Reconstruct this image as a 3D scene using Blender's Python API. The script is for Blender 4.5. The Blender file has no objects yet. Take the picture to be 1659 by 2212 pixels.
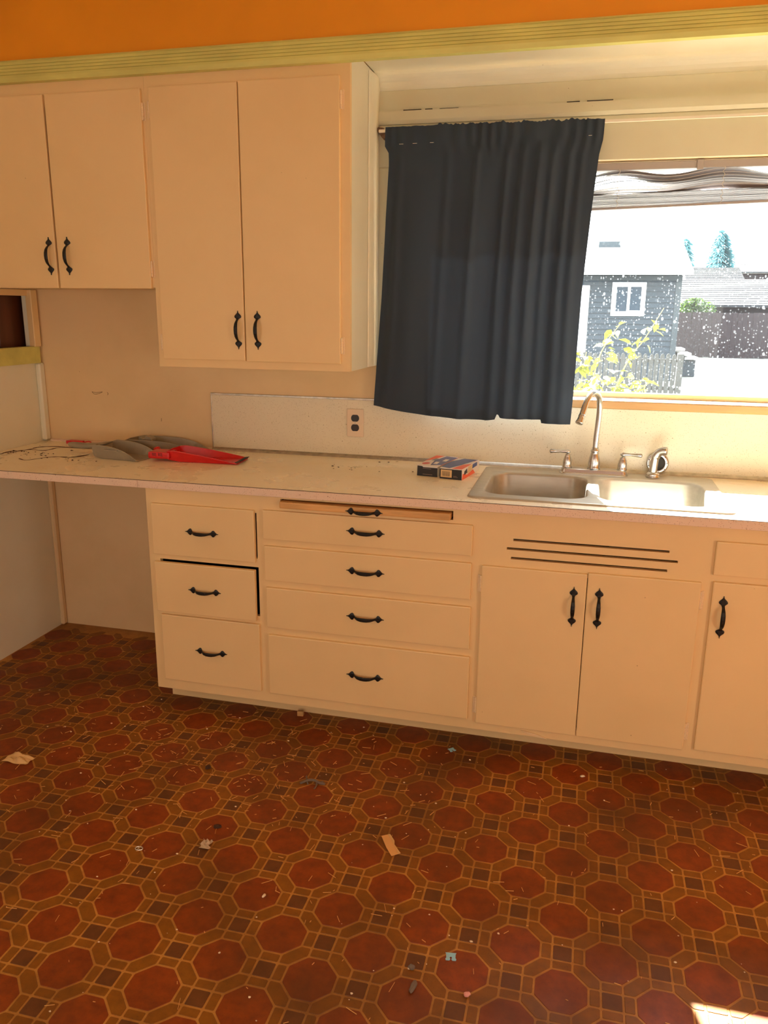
import bpy, bmesh, math, random
from mathutils import Vector, Matrix, Euler
random.seed(7)
SC = bpy.context.scene
COL = SC.collection
PI = math.pi

# ------------------------------------------------------------------ camera, sky, sun, room light, exposure
cam = bpy.data.objects.new('camera', bpy.data.cameras.new('camera'))
COL.objects.link(cam)
cam.data.sensor_fit = 'HORIZONTAL'; cam.data.sensor_width = 36.0
cam.data.lens = 37.1306
cam.data.clip_start = 0.05; cam.data.clip_end = 300
cam.matrix_world = Matrix(((0.969733, -0.069740, 0.233995, 0.990967),
                           (0.243961, 0.237416, -0.940275, -2.534325),
                           (0.010021, 0.968901, 0.247244, 1.518862),
                           (0, 0, 0, 1)))
SC.camera = cam

SKY = 10.0
SUN = 88.0
FILL_BACK = 34.0
FILL_RIGHT = 18.0
FILL_LEFT = 9.0
EXPOSURE = 0.0

w = bpy.data.worlds.new('sky'); SC.world = w; w.use_nodes = True
bgn = w.node_tree.nodes['Background']
bgn.inputs[0].default_value = (0.86, 0.94, 1.0, 1); bgn.inputs[1].default_value = SKY

sun = bpy.data.objects.new('sun', bpy.data.lights.new('sun', 'SUN'))
COL.objects.link(sun)
sun.data.energy = SUN; sun.data.angle = 0.009; sun.data.color = (1.0, 0.96, 0.89)
sun.rotation_euler = Vector((0.225, -0.92, -0.912)).to_track_quat('-Z', 'Y').to_euler()
sun.location = (-2, 8, 8)

def area(name, loc, aim, sx, sy, power, col):
    l = bpy.data.lights.new(name, 'AREA'); l.shape = 'RECTANGLE'; l.size = sx; l.size_y = sy
    l.energy = power; l.color = col
    o = bpy.data.objects.new(name, l); COL.objects.link(o)
    o.location = loc
    o.rotation_euler = (Vector(aim) - Vector(loc)).to_track_quat('-Z', 'Y').to_euler()
    return o
# added fill lights out of view, brightening the room; no openings are built there
area('rear_fill_light', (0.9, -4.15, 1.05), (0.9, 0.2, 0.6), 2.6, 1.5, FILL_BACK, (1.0, 0.97, 0.84))
area('left_fill_light', (-1.36, -2.4, 1.35), (0.6, 0.3, 1.3), 1.0, 1.6, FILL_LEFT, (1.0, 0.97, 0.84))
area('right_fill_light', (2.93, -1.7, 0.85), (0.9, 0.0, 0.45), 0.9, 1.4, FILL_RIGHT, (1.0, 0.88, 0.68))

vs = SC.view_settings
vs.view_transform = 'Standard'; vs.look = 'None'; vs.gamma = 1.0
vs.use_curve_mapping = False; vs.exposure = EXPOSURE
cy = SC.cycles
cy.max_bounces = 10; cy.diffuse_bounces = 6; cy.glossy_bounces = 4; cy.transmission_bounces = 6
cy.transparent_max_bounces = 12
cy.sample_clamp_indirect = 6.0; cy.caustics_reflective = True; cy.caustics_refractive = False
cy.use_denoising = True

# ------------------------------------------------------------------ materials
def lin(r, g, b):
    f = lambda c: (c / 255) / 12.92 if c / 255 <= 0.04045 else ((c / 255 + 0.055) / 1.055) ** 2.4
    return (f(r), f(g), f(b), 1)
def nodes(name):
    m = bpy.data.materials.new(name); m.use_nodes = True
    nt = m.node_tree
    return m, nt, nt.nodes['Principled BSDF']
def add(nt, kind, **kw):
    n = nt.nodes.new(kind)
    for k, v in kw.items(): setattr(n, k, v)
    return n
def noise(nt, scale, detail=3, rough=0.55, src=None, stretch=None):
    n = add(nt, 'ShaderNodeTexNoise'); n.inputs['Scale'].default_value = scale
    n.inputs['Detail'].default_value = detail; n.inputs['Roughness'].default_value = rough
    g = add(nt, 'ShaderNodeNewGeometry')
    out = g.outputs['Position']
    if stretch:
        mp = add(nt, 'ShaderNodeMapping'); mp.inputs['Scale'].default_value = stretch
        nt.links.new(out, mp.inputs['Vector']); out = mp.outputs['Vector']
    nt.links.new(out, n.inputs['Vector'])
    return n.outputs['Fac']
def ramp(nt, fac, stops):
    r = add(nt, 'ShaderNodeValToRGB'); e = r.color_ramp.elements
    while len(e) < len(stops): e.new(0.5)
    for k, (p, c) in enumerate(stops):
        e[k].position = p; e[k].color = c if len(c) == 4 else (*c, 1)
    nt.links.new(fac, r.inputs['Fac']); return r.outputs['Color']
def mix(nt, fac, a, b, mode='MIX'):
    n = add(nt, 'ShaderNodeMix', data_type='RGBA', blend_type=mode)
    for sock, v in ((n.inputs['Factor'], fac), (n.inputs['A'], a), (n.inputs['B'], b)):
        if isinstance(v, bpy.types.NodeSocket): nt.links.new(v, sock)
        else: sock.default_value = v
    return n.outputs['Result']
def bump(nt, b, h, strength, dist=0.002):
    n = add(nt, 'ShaderNodeBump'); n.inputs['Strength'].default_value = strength
    n.inputs['Distance'].default_value = dist
    nt.links.new(h, n.inputs['Height']); nt.links.new(n.outputs['Normal'], b.inputs['Normal'])
def simple(name, col, rough=0.5, metal=0.0, var=0.0, scale=20, bmp=0.0, bscale=200, spec=None, stretch=None):
    m, nt, b = nodes(name)
    b.inputs['Base Color'].default_value = col; b.inputs['Roughness'].default_value = rough
    b.inputs['Metallic'].default_value = metal
    if spec is not None: b.inputs['Specular IOR Level'].default_value = spec
    if var:
        c2 = tuple(max(0, c * (1 - var)) for c in col[:3]) + (1,)
        c1 = tuple(min(1, c * (1 + var * .5)) for c in col[:3]) + (1,)
        nt.links.new(ramp(nt, noise(nt, scale, stretch=stretch), [(0.3, c2), (0.7, c1)]), b.inputs['Base Color'])
    if bmp: bump(nt, b, noise(nt, bscale, 4, stretch=stretch), bmp)
    return m
def masked_spots(nt, scale, thr, soft, seed_scale):
    """little random flecks: voronoi cells whose random colour passes a threshold"""
    v = add(nt, 'ShaderNodeTexVoronoi'); v.inputs['Scale'].default_value = scale
    g = add(nt, 'ShaderNodeNewGeometry')
    mp = add(nt, 'ShaderNodeMapping'); mp.inputs['Scale'].default_value = seed_scale
    nt.links.new(g.outputs['Position'], mp.inputs['Vector']); nt.links.new(mp.outputs['Vector'], v.inputs['Vector'])
    near = ramp(nt, v.outputs['Distance'], [(thr, (1, 1, 1)), (thr + soft, (0, 0, 0))])
    sep = add(nt, 'ShaderNodeSeparateColor'); nt.links.new(v.outputs['Color'], sep.inputs['Color'])
    return near, sep.outputs['Red']

PAINT = lin(236, 206, 152)
def paint_mat(name, col, rough=0.42, dirt=0.25):
    m, nt, b = nodes(name)
    b.inputs['Roughness'].default_value = rough
    dirty = tuple(c * k for c, k in zip(col[:3], (0.80, 0.74, 0.62))) + (1,)
    big = ramp(nt, noise(nt, 2.6, 4, 0.6), [(0.42, (0, 0, 0)), (0.75, (dirt, dirt, dirt))])
    c = mix(nt, big, col, dirty)
    near, rnd = masked_spots(nt, 22, 0.03, 0.02, (1, 1, 1))
    pick = ramp(nt, rnd, [(0.88, (0, 0, 0)), (0.89, (0.55, 0.55, 0.55))])
    c = mix(nt, mix(nt, 1.0, near, pick, 'MULTIPLY'), c, lin(120, 80, 45))
    nt.links.new(c, b.inputs['Base Color'])
    bump(nt, b, noise(nt, 130, 5, 0.6, stretch=(1, 1, 0.35)), 0.18, 0.0015)
    return m
M = {}
M['paint'] = paint_mat('cream_paint', PAINT)
M['paint_white'] = paint_mat('white_cream_paint', lin(232, 229, 208), 0.38, 0.3)
M['casing'] = paint_mat('old_casing_paint', lin(212, 206, 178), 0.36, 0.3)
M['wall'] = paint_mat('wall_paint', lin(232, 204, 158), 0.55, 0.45)
M['orange'] = simple('orange_wall_paint', lin(236, 154, 6), 0.5, var=0.08, scale=3, bmp=0.1, bscale=90)
M['trim_yellow'] = simple('yellow_green_paint', lin(212, 208, 118), 0.4, var=0.15, scale=14, bmp=0.15, bscale=160, stretch=(.3, 1, 1))
M['ceiling'] = simple('ceiling_paint', lin(225, 205, 170), 0.7, var=0.05)
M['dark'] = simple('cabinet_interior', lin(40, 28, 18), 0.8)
M['iron'] = simple('black_iron', lin(30, 27, 25), 0.42, metal=0.3, var=0.2, scale=60, bmp=0.25, bscale=300)
M['wood_board'] = simple('worn_wood', lin(218, 168, 104), 0.55, var=0.35, scale=30, bmp=0.3, bscale=90, stretch=(.12, 1, 1))
M['sill_wood'] = simple('sill_wood', lin(192, 150, 98), 0.4, var=0.2, scale=25, bmp=0.2, bscale=80, stretch=(.1, 1, 1))
M['panel_wood'] = simple('brown_panelling', lin(96, 52, 28), 0.45, var=0.3, scale=18, bmp=0.2, bscale=60, stretch=(1, 1, .12))
M['chrome'] = simple('brushed_nickel', (0.60, 0.60, 0.59, 1), 0.25, metal=1.0)
M['steel'] = simple('stainless_steel', (0.54, 0.51, 0.44, 1), 0.36, metal=0.55, var=0.12, scale=40, stretch=(.2, 1, 1))
M['alu'] = simple('aluminium_strip', (0.55, 0.50, 0.43, 1), 0.35, metal=1.0, var=0.25, scale=40)
M['rubber'] = simple('black_rubber', lin(38, 36, 36), 0.6)
M['plate'] = simple('almond_plastic', lin(226, 204, 176), 0.35)
M['outlet'] = simple('brown_black_plastic', lin(38, 30, 30), 0.3)
M['hinge'] = simple('painted_hinge', lin(240, 214, 172), 0.35, var=0.15, scale=300, bmp=0.2, bscale=400)
M['rod'] = simple('white_rod_enamel', lin(240, 232, 214), 0.3)
M['rust'] = simple('rusty_bracket', lin(120, 92, 70), 0.5, metal=0.4, var=0.4, scale=200)
M['slat'] = simple('pale_blind_slat', lin(150, 142, 140), 0.4)
M['cord'] = simple('blind_cord', lin(190, 180, 165), 0.8)
M['grey_pan'] = simple('grey_plastic', lin(158, 147, 126), 0.32, var=0.1, scale=15)
M['red_pan'] = simple('red_plastic', lin(214, 34, 34), 0.3, var=0.08, scale=20)
M['paper'] = simple('crumpled_paper', lin(216, 176, 118), 0.7, var=0.08)
M['card'] = simple('cardboard', lin(226, 172, 108), 0.7, var=0.06)
M['blue_clip'] = simple('blue_plastic', lin(150, 205, 225), 0.4)
M['ring'] = simple('ring_metal', lin(215, 205, 190), 0.3, metal=0.6)
M['lint'] = simple('grey_lint', lin(112, 98, 86), 0.9)
M['debris'] = simple('dark_debris', lin(70, 42, 26), 0.9)
M['pink'] = simple('pink_scrap', lin(220, 150, 140), 0.5)
M['straw'] = simple('straw', lin(222, 168, 96), 0.7)
M['crumb'] = simple('pale_crumb', lin(232, 212, 180), 0.8)
M['cello'] = simple('clear_scrap', lin(190, 165, 135), 0.3)
M['crack'] = simple('burnt_crack', lin(92, 50, 22), 0.8, var=0.5, scale=60)

def laminate(name, base, fleck, fleck2, stains=False):
    m, nt, b = nodes(name)
    b.inputs['Roughness'].default_value = 0.3
    c = mix(nt, ramp(nt, noise(nt, 5, 4), [(0.4, (0, 0, 0)), (0.8, (0.4, 0.4, 0.4))]), base, tuple(x * .90 for x in base[:3]) + (1,))
    for sc, st, thr, cutv, colr in ((150, (1, 2.4, 2.4), 0.20, 0.70, fleck), (130, (2.3, 1, 1), 0.18, 0.74, fleck2), (60, (1, 1, 1), 0.09, 0.86, fleck)):
        near, rnd = masked_spots(nt, sc, thr, 0.06, st)
        pick = ramp(nt, rnd, [(cutv, (0, 0, 0)), (cutv + 0.02, (0.8, 0.8, 0.8))])
        c = mix(nt, mix(nt, 1.0, near, pick, 'MULTIPLY'), c, colr)
    if stains:
        s = ramp(nt, noise(nt, 3.4, 6, 0.65), [(0.58, (0, 0, 0)), (0.78, (0.28, 0.28, 0.28))])
        c = mix(nt, s, c, lin(222, 190, 134))
        s2 = ramp(nt, noise(nt, 11, 6, 0.7, stretch=(.5, 1.4, 1)), [(0.66, (0, 0, 0)), (0.74, (0.6, 0.6, 0.6))])
        c = mix(nt, s2, c, lin(196, 154, 96))
        nt.links.new(ramp(nt, noise(nt, 7, 4), [(0.3, (0.22, 0.22, 0.22)), (0.7, (0.42, 0.42, 0.42))]), b.inputs['Roughness'])
    nt.links.new(c, b.inputs['Base Color'])
    return m
M['laminate'] = laminate('counter_laminate', lin(252, 242, 216), lin(224, 200, 160), lin(228, 208, 172), True)
M['edge'] = laminate('edge_laminate', lin(234, 208, 184), lin(156, 108, 76), lin(180, 136, 104))
M['splash'] = laminate('splash_laminate', lin(228, 218, 192), lin(154, 134, 92), lin(182, 158, 116))

def tile_mat(name, col, dark, rough):
    m, nt, b = nodes(name)
    c = mix(nt, ramp(nt, noise(nt, 26, 5, 0.65), [(0.3, (0, 0, 0)), (0.75, (1, 1, 1))]), col, dark)
    grime = ramp(nt, noise(nt, 2.3, 5, 0.6), [(0.42, (0, 0, 0)), (0.70, (0.72, 0.72, 0.72))])
    c = mix(nt, grime, c, lin(80, 46, 18))
    b.inputs['Specular IOR Level'].default_value = 0.28
    near, rnd = masked_spots(nt, 260, 0.24, 0.14, (1, 1, 1))
    c = mix(nt, mix(nt, 1.0, near, ramp(nt, rnd, [(0.9, (0, 0, 0)), (0.92, (.3, .3, .3))]), 'MULTIPLY'), c, lin(60, 26, 10))
    nt.links.new(c, b.inputs['Base Color'])
    nt.links.new(ramp(nt, noise(nt, 5, 4), [(0.3, (rough - .07,) * 3), (0.7, (rough + .12,) * 3)]), b.inputs['Roughness'])
    bump(nt, b, noise(nt, 240, 3), 0.12, 0.001)
    return m
M['octagon'] = tile_mat('octagon_terracotta', lin(150, 68, 13), lin(112, 45, 9), 0.45)
M['strip'] = tile_mat('ochre_strip', lin(148, 90, 16), lin(120, 72, 13), 0.46)
M['square'] = tile_mat('brown_square', lin(116, 68, 30), lin(92, 53, 23), 0.46)
M['grout'] = tile_mat('ochre_joint', lin(200, 142, 66), lin(168, 112, 46), 0.5)

# curtain: dark woven cloth that lets a little of the sun behind it through
m, nt, b = nodes('charcoal_curtain')
b.inputs['Base Color'].default_value = lin(52, 66, 83); b.inputs['Roughness'].default_value = 0.75
b.inputs['Sheen Weight'].default_value = 0.25
tr = add(nt, 'ShaderNodeBsdfTranslucent'); tr.inputs['Color'].default_value = (0.0010, 0.0016, 0.0024, 1)
mx = add(nt, 'ShaderNodeMixShader'); mx.inputs[0].default_value = 0.30
nt.links.new(b.outputs[0], mx.inputs[1]); nt.links.new(tr.outputs[0], mx.inputs[2])
nt.links.new(mx.outputs[0], nt.nodes['Material Output'].inputs['Surface'])
bump(nt, b, noise(nt, 900, 2), 0.2, 0.001)
M['curtain'] = m

# dusty window glass: clear, slightly reflective, with dirt specks and dried splashes that catch the sun, plus a thin veil added to haze the view
m, nt, b = nodes('dusty_glass')
nt.nodes.remove(b)
clear = add(nt, 'ShaderNodeBsdfTransparent'); clear.inputs['Color'].default_value = (0.96, 0.98, 0.98, 1)
gl = add(nt, 'ShaderNodeBsdfGlossy'); gl.inputs['Roughness'].default_value = 0.02
fr = add(nt, 'ShaderNodeFresnel'); fr.inputs['IOR'].default_value = 1.3
m1 = add(nt, 'ShaderNodeMixShader'); nt.links.new(fr.outputs[0], m1.inputs[0])
nt.links.new(clear.outputs[0], m1.inputs[1]); nt.links.new(gl.outputs[0], m1.inputs[2])
dust_veil = add(nt, 'ShaderNodeBsdfTranslucent'); dust_veil.inputs['Color'].default_value = (0.86, 0.92, 0.97, 1)
near, rnd = masked_spots(nt, 110, 0.24, 0.12, (1, 1, 1))
pick = ramp(nt, rnd, [(0.70, (0, 0, 0)), (0.72, (1, 1, 1))])
spots = mix(nt, 1.0, near, pick, 'MULTIPLY')
near2, rnd2 = masked_spots(nt, 45, 0.16, 0.08, (1, 1, 0.7))
spots2 = mix(nt, 1.0, near2, ramp(nt, rnd2, [(0.80, (0, 0, 0)), (0.82, (1, 1, 1))]), 'MULTIPLY')
cl = ramp(nt, noise(nt, 9, 3), [(0.40, (0.1, 0.1, 0.1)), (0.65, (1, 1, 1))])
spots = mix(nt, 1.0, mix(nt, 1.0, spots, spots2, 'ADD'), cl, 'MULTIPLY')
film = ramp(nt, noise(nt, 3, 3), [(0.3, (0.0012, 0.0012, 0.0012)), (0.75, (0.003, 0.003, 0.003))])
df = mix(nt, 1.0, film, mix(nt, 1.0, spots, (0.07, 0.07, 0.07, 1), 'MULTIPLY'), 'ADD')
m2 = add(nt, 'ShaderNodeMixShader'); nt.links.new(df, m2.inputs[0])
nt.links.new(m1.outputs[0], m2.inputs[1]); nt.links.new(dust_veil.outputs[0], m2.inputs[2])
nt.links.new(m2.outputs[0], nt.nodes['Material Output'].inputs['Surface'])
M['glass'] = m

# outdoors
M['siding'] = simple('slate_blue_siding', lin(22, 36, 46), 0.7, var=0.12, scale=5, stretch=(.3, 1, 3))
M['siding_trim'] = simple('slate_trim', lin(38, 47, 52), 0.7)
M['ext_white'] = simple('white_exterior_paint', lin(236, 238, 238), 0.5)
M['ext_glass'] = simple('far_window_glass', lin(34, 48, 60), 0.5, spec=0.15)
M['roofing'] = simple('pale_roofing', lin(186, 184, 178), 0.9, var=0.15, scale=6)
M['shingle'] = simple('weathered_shingle', lin(190, 186, 178), 0.9, var=0.3, scale=4)
M['gap_shade'] = simple('shingle_gap_shade', lin(40, 42, 46), 0.9, var=0.5, scale=3)  # dark tone paints in the shadow gaps below each shingle course
M['fence'] = simple('dark_stained_fence', lin(32, 20, 23), 0.85, var=0.25, scale=8, stretch=(3, 1, .3))
M['picket'] = simple('weathered_picket', lin(60, 60, 57), 0.85, var=0.25, scale=20, stretch=(3, 1, .3))
M['concrete'] = simple('pale_concrete', lin(116, 114, 108), 0.9, var=0.1, scale=1.5)
M['fir'] = simple('hazed_needles', lin(112, 166, 172), 0.8, var=0.3, scale=2)  # needle colour lifted to pale cyan, painting in the distance mist
M['bark'] = simple('bark', lin(84, 64, 48), 0.9, var=0.3)
def leafmat(name, col, tcol):
    m, nt, b = nodes(name)
    b.inputs['Base Color'].default_value = col; b.inputs['Roughness'].default_value = 0.5
    tr = add(nt, 'ShaderNodeBsdfTranslucent'); tr.inputs['Color'].default_value = tcol
    mx = add(nt, 'ShaderNodeMixShader'); mx.inputs[0].default_value = 0.45
    nt.links.new(b.outputs[0], mx.inputs[1]); nt.links.new(tr.outputs[0], mx.inputs[2])
    nt.links.new(mx.outputs[0], nt.nodes['Material Output'].inputs['Surface'])
    return m
M['leaf'] = leafmat('yellow_green_leaf', lin(96, 108, 34), lin(128, 130, 24))
M['bushleaf'] = leafmat('bush_leaf', lin(40, 66, 16), lin(60, 84, 12))
M['stem'] = simple('green_stem', lin(150, 140, 80), 0.7)
M['step_wood'] = simple('grey_step_wood', lin(190, 186, 178), 0.85, var=0.1)

# print on the cartons
M['c_black'] = simple('print_black', lin(34, 32, 36), 0.45)
M['c_orange'] = simple('print_orange', lin(236, 92, 46), 0.4)
M['c_blue'] = simple('print_blue', lin(74, 94, 158), 0.4)
M['c_white'] = simple('print_white', lin(238, 230, 222), 0.45)
M['c_pink'] = simple('print_red', lin(206, 84, 86), 0.4)
M['c_tan'] = simple('print_tan', lin(222, 188, 136), 0.45)
M['c_grey'] = simple('print_grey', lin(140, 122, 114), 0.5)
M['c_teal'] = simple('print_teal', lin(120, 150, 160), 0.45)

# ------------------------------------------------------------------ helpers
WL = {}
def link(o): COL.objects.link(o); return o
def tag(o, label=None, cat=None, group=None, kind=None):
    if label: o['label'] = label
    if cat: o['category'] = cat
    if group: o['group'] = group
    if kind: o['kind'] = kind
    return o
def thing(name, label, cat, loc=(0, 0, 0), group=None, kind=None, rz=0):
    o = link(bpy.data.objects.new(name, None)); o.location = loc; o.empty_display_size = 0.1
    o.rotation_euler = (0, 0, rz)
    WL[o] = Vector(loc); return tag(o, label, cat, group, kind)
def to_mesh(name, bm, mat=None, smooth=False):
    me = bpy.data.meshes.new(name)
    bmesh.ops.recalc_face_normals(bm, faces=bm.faces)
    bm.to_mesh(me); bm.free()
    if mat: me.materials.append(mat)
    if smooth: me.shade_smooth()
    return me
def part(name, bm, mat, parent=None, local=False, smooth=False, **kw):
    """mesh given in world coordinates (or in its parent's when local), linked as ONE object"""
    me = bm if isinstance(bm, bpy.types.Mesh) else to_mesh(name, bm, mat, smooth)
    o = link(bpy.data.objects.new(name, me))
    if parent is not None:
        o.parent = parent
        if not local: o.location = -WL[parent]
        WL[o] = Vector((0, 0, 0)) if not local else WL[parent]
    else: WL[o] = Vector((0, 0, 0))
    return tag(o, **kw)
def put(name, me, loc, parent, rot=(0, 0, 0), scale=(1, 1, 1)):
    """shared mesh placed at a world spot under an unrotated parent"""
    o = link(bpy.data.objects.new(name, me)); o.parent = parent
    o.location = Vector(loc) - WL[parent]; o.rotation_euler = rot; o.scale = scale
    WL[o] = Vector(loc); return o
def box(bm, x0, x1, y0, y1, z0, z1, bev=0.0, seg=1):
    r = bmesh.ops.create_cube(bm, size=1.0)
    for v in r['verts']:
        v.co = Vector(((x0 + x1) / 2 + v.co.x * (x1 - x0), (y0 + y1) / 2 + v.co.y * (y1 - y0), (z0 + z1) / 2 + v.co.z * (z1 - z0)))
    if bev:
        ed = list({e for v in r['verts'] for e in v.link_edges})
        bmesh.ops.bevel(bm, geom=ed, offset=bev, segments=seg, affect='EDGES', profile=0.6)
    return bm
def B(*a, **k): return box(bmesh.new(), *a, **k)
def slab(us, vs_, holes, w0, w1, fn):
    """one connected slab on a grid of cells, with holes at the cells named in `holes`"""
    bm = bmesh.new(); V = {}
    def v(i, j, k):
        if (i, j, k) not in V: V[(i, j, k)] = bm.verts.new(fn(us[i], vs_[j], (w0, w1)[k]))
        return V[(i, j, k)]
    nu, nv = len(us) - 1, len(vs_) - 1
    solid = lambda i, j: 0 <= i < nu and 0 <= j < nv and (i, j) not in holes
    for i in range(nu):
        for j in range(nv):
            if not solid(i, j): continue
            for k in (0, 1): bm.faces.new([v(i, j, k), v(i + 1, j, k), v(i + 1, j + 1, k), v(i, j + 1, k)])
            for di, dj, a, b_ in ((-1, 0, (0, 0), (0, 1)), (1, 0, (1, 0), (1, 1)), (0, -1, (0, 0), (1, 0)), (0, 1, (0, 1), (1, 1))):
                if not solid(i + di, j + dj):
                    p, q = (i + a[0], j + a[1]), (i + b_[0], j + b_[1])
                    bm.faces.new([v(*p, 0), v(*q, 0), v(*q, 1), v(*p, 1)])
    return bm
XZ = lambda u, v, w_: (u, w_, v)
YZ = lambda u, v, w_: (w_, u, v)
XY = lambda u, v, w_: (u, v, w_)
def holes_of(us, vs_, rects):
    out = set()
    for i in range(len(us) - 1):
        for j in range(len(vs_) - 1):
            cu, cv = (us[i] + us[i + 1]) / 2, (vs_[j] + vs_[j + 1]) / 2
            if any(a < cu < b_ and c < cv < d for a, b_, c, d in rects): out.add((i, j))
    return out
def rect_slab(u0, u1, v0, v1, rects, w0, w1, fn):
    us = sorted({u0, u1, *[r[0] for r in rects], *[r[1] for r in rects]})
    vv = sorted({v0, v1, *[r[2] for r in rects], *[r[3] for r in rects]})
    return slab(us, vv, holes_of(us, vv, rects), w0, w1, fn)
def loft(bm, rings, closed=True, cap=True):
    """rings: lists of points, same length; side faces between neighbours"""
    R_ = [[bm.verts.new(p) for p in r] for r in rings]
    n = len(R_[0])
    for a, b_ in zip(R_, R_[1:]):
        for i in range(n if closed else n - 1):
            bm.faces.new([a[i], a[(i + 1) % n], b_[(i + 1) % n], b_[i]])
    if cap and closed:
        bm.faces.new(R_[0]); bm.faces.new(list(reversed(R_[-1])))
    return bm
def lathe(bm, prof, c, n=20, axis='z'):
    rings = []
    for r, h in prof:
        ring = []
        for k in range(n):
            a = 2 * PI * k / n; p, q = r * math.cos(a), r * math.sin(a)
            ring.append(Vector(c) + (Vector((p, q, h)) if axis == 'z' else Vector((p, h, q)) if axis == 'y' else Vector((h, p, q))))
        rings.append(ring)
    return loft(bm, rings)
def tube(bm, pts, rad, n=10, flat=1.0):
    pts = [Vector(p) for p in pts]
    rads = rad if isinstance(rad, (list, tuple)) else [rad] * len(pts)
    rings = []; up = None
    for i, p in enumerate(pts):
        t = (pts[min(i + 1, len(pts) - 1)] - pts[max(i - 1, 0)]).normalized()
        if up is None: up = Vector((0, 0, 1)) if abs(t.z) < 0.9 else Vector((0, 1, 0))
        s = t.cross(up).normalized(); up = s.cross(t).normalized()
        rings.append([p + rads[i] * (math.cos(2 * PI * k / n) * s + flat * math.sin(2 * PI * k / n) * up) for k in range(n)])
    return loft(bm, rings)
def curve_pts(ctrl, n=8):
    """Catmull-Rom through the control points"""
    P = [Vector(p) for p in ctrl]; P = [P[0] * 2 - P[1]] + P + [P[-1] * 2 - P[-2]]
    out = []
    for i in range(1, len(P) - 2):
        a, b_, c, d = P[i - 1:i + 3]
        for k in range(n):
            t = k / n
            out.append(0.5 * (2 * b_ + (c - a) * t + (2 * a - 5 * b_ + 4 * c - d) * t * t + (3 * b_ - a - 3 * c + d) * t ** 3))
    return out + [P[-2]]
def prism(bm, pts, z0, z1, fn=lambda x, y, z: (x, y, z)):
    a = [bm.verts.new(fn(x, y, z0)) for x, y in pts]; b_ = [bm.verts.new(fn(x, y, z1)) for x, y in pts]
    n = len(pts)
    bm.faces.new(a); bm.faces.new(list(reversed(b_)))
    for i in range(n): bm.faces.new([a[i], a[(i + 1) % n], b_[(i + 1) % n], b_[i]])
    return bm

# ------------------------------------------------------------------ room shell
XL, XR, YB, YF, ZT = -1.43, 3.0, 0.65, -4.2, 2.75
WX0, WX1, WZ0, WZ1 = 0.30, 2.25, 1.187, 2.058       # window opening

part('wall_back', rect_slab(XL - .12, XR + .12, -0.05, ZT, [(WX0, WX1, WZ0, WZ1)], YB, YB + .15, XZ), M['wall'],
     label='cream kitchen wall behind the counter, holding the window', kind='structure')
wb = COL.objects['wall_back']
for pts in ([(-1.172, 1.146), (-1.150, 1.143), (-1.118, 1.147), (-1.140, 1.138), (-1.160, 1.136), (-1.172, 1.146)], [(-1.094, 1.146), (-1.090, 1.140), (-1.093, 1.134)], [(-.83, 1.04), (-.831, 1.026)]):
    part('pencil_mark', tube(bmesh.new(), curve_pts([(x, YB - .0004, z) for x, z in pts], 4), .0008, 5), M['debris'], wb, local=True)
part('wall_left', rect_slab(YF, YB, -0.05, ZT, [(0.05, 0.593, 1.345, 1.563)], XL - .02, XL, YZ), M['paint_white'],
     label='cream side wall with a pass-through opening over the counter end', kind='structure')
part('wall_right', B(XR, XR + .12, YF, YB, -0.05, ZT), M['orange'], label='orange wall at the sink end of the kitchen', kind='structure')
part('wall_front', B(XL - .12, XR + .12, YF - .12, YF, -0.05, ZT), M['orange'], label='orange wall across the room from the counter', kind='structure')
part('ceiling', B(XL - .12, XR + .12, YF - .12, YB + .15, ZT, ZT + .12), M['ceiling'], label='plain pale room ceiling', kind='structure')
part('wall_upper', B(XL, XR, 0.2955, YB - .001, 2.385, ZT), M['orange'], label='bright orange wall above the yellow ribbed trim', kind='structure')

# yellow ribbed trim along the top of the cabinets
prof = [(0.2955, 2.322), (0.268, 2.322), (0.266, 2.334)]
for k in range(5):
    z = 2.337 + k * 0.0105
    prof += [(0.2655, z), (0.2655, z + .0078), (0.2685, z + .0088), (0.2685, z + .0096)]
prof += [(0.266, 2.391), (0.270, 2.396), (0.2955, 2.397)]
part('trim_1', prism(bmesh.new(), prof, XL, XR, lambda y, z, x: (x, y, z)), M['trim_yellow'],
     label='yellow-green ribbed wooden trim running under the orange wall', kind='structure')

# recess over the window: soffit with plaster coves
ys = [0.296] + [YB - .055 + .055 * math.sin(a) for a in [PI / 2 * k / 6 for k in range(7)]]
zs = [2.372] + [2.372 - .055 + .055 * math.cos(a) for a in [PI / 2 * k / 6 for k in range(7)]]
soff = list(zip(ys, zs)) + [(YB - .0005, 2.384), (0.296, 2.384)]
part('ceiling_soffit', prism(bmesh.new(), soff, 0.155, XR - .001, lambda y, z, x: (x, y, z)), M['paint_white'], smooth=False,
     label='cream plaster soffit with a rounded cove over the window', kind='structure')
pf = [(0.1545, YB - .0005), (0.1545, YB - .12)] + [(0.1545 + .012 * math.sin(a), YB - .12 + .09 * (1 - math.cos(a))) for a in [PI / 2 * k / 5 for k in range(1, 6)]] + [(0.1665, YB - .0005)]
part('trim_2', prism(bmesh.new(), pf, 1.30, 2.36, lambda x, y, z: (x, y, z)), M['paint_white'],
     label='rounded plaster corner between the tall cabinet and the window wall', kind='structure')

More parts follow.
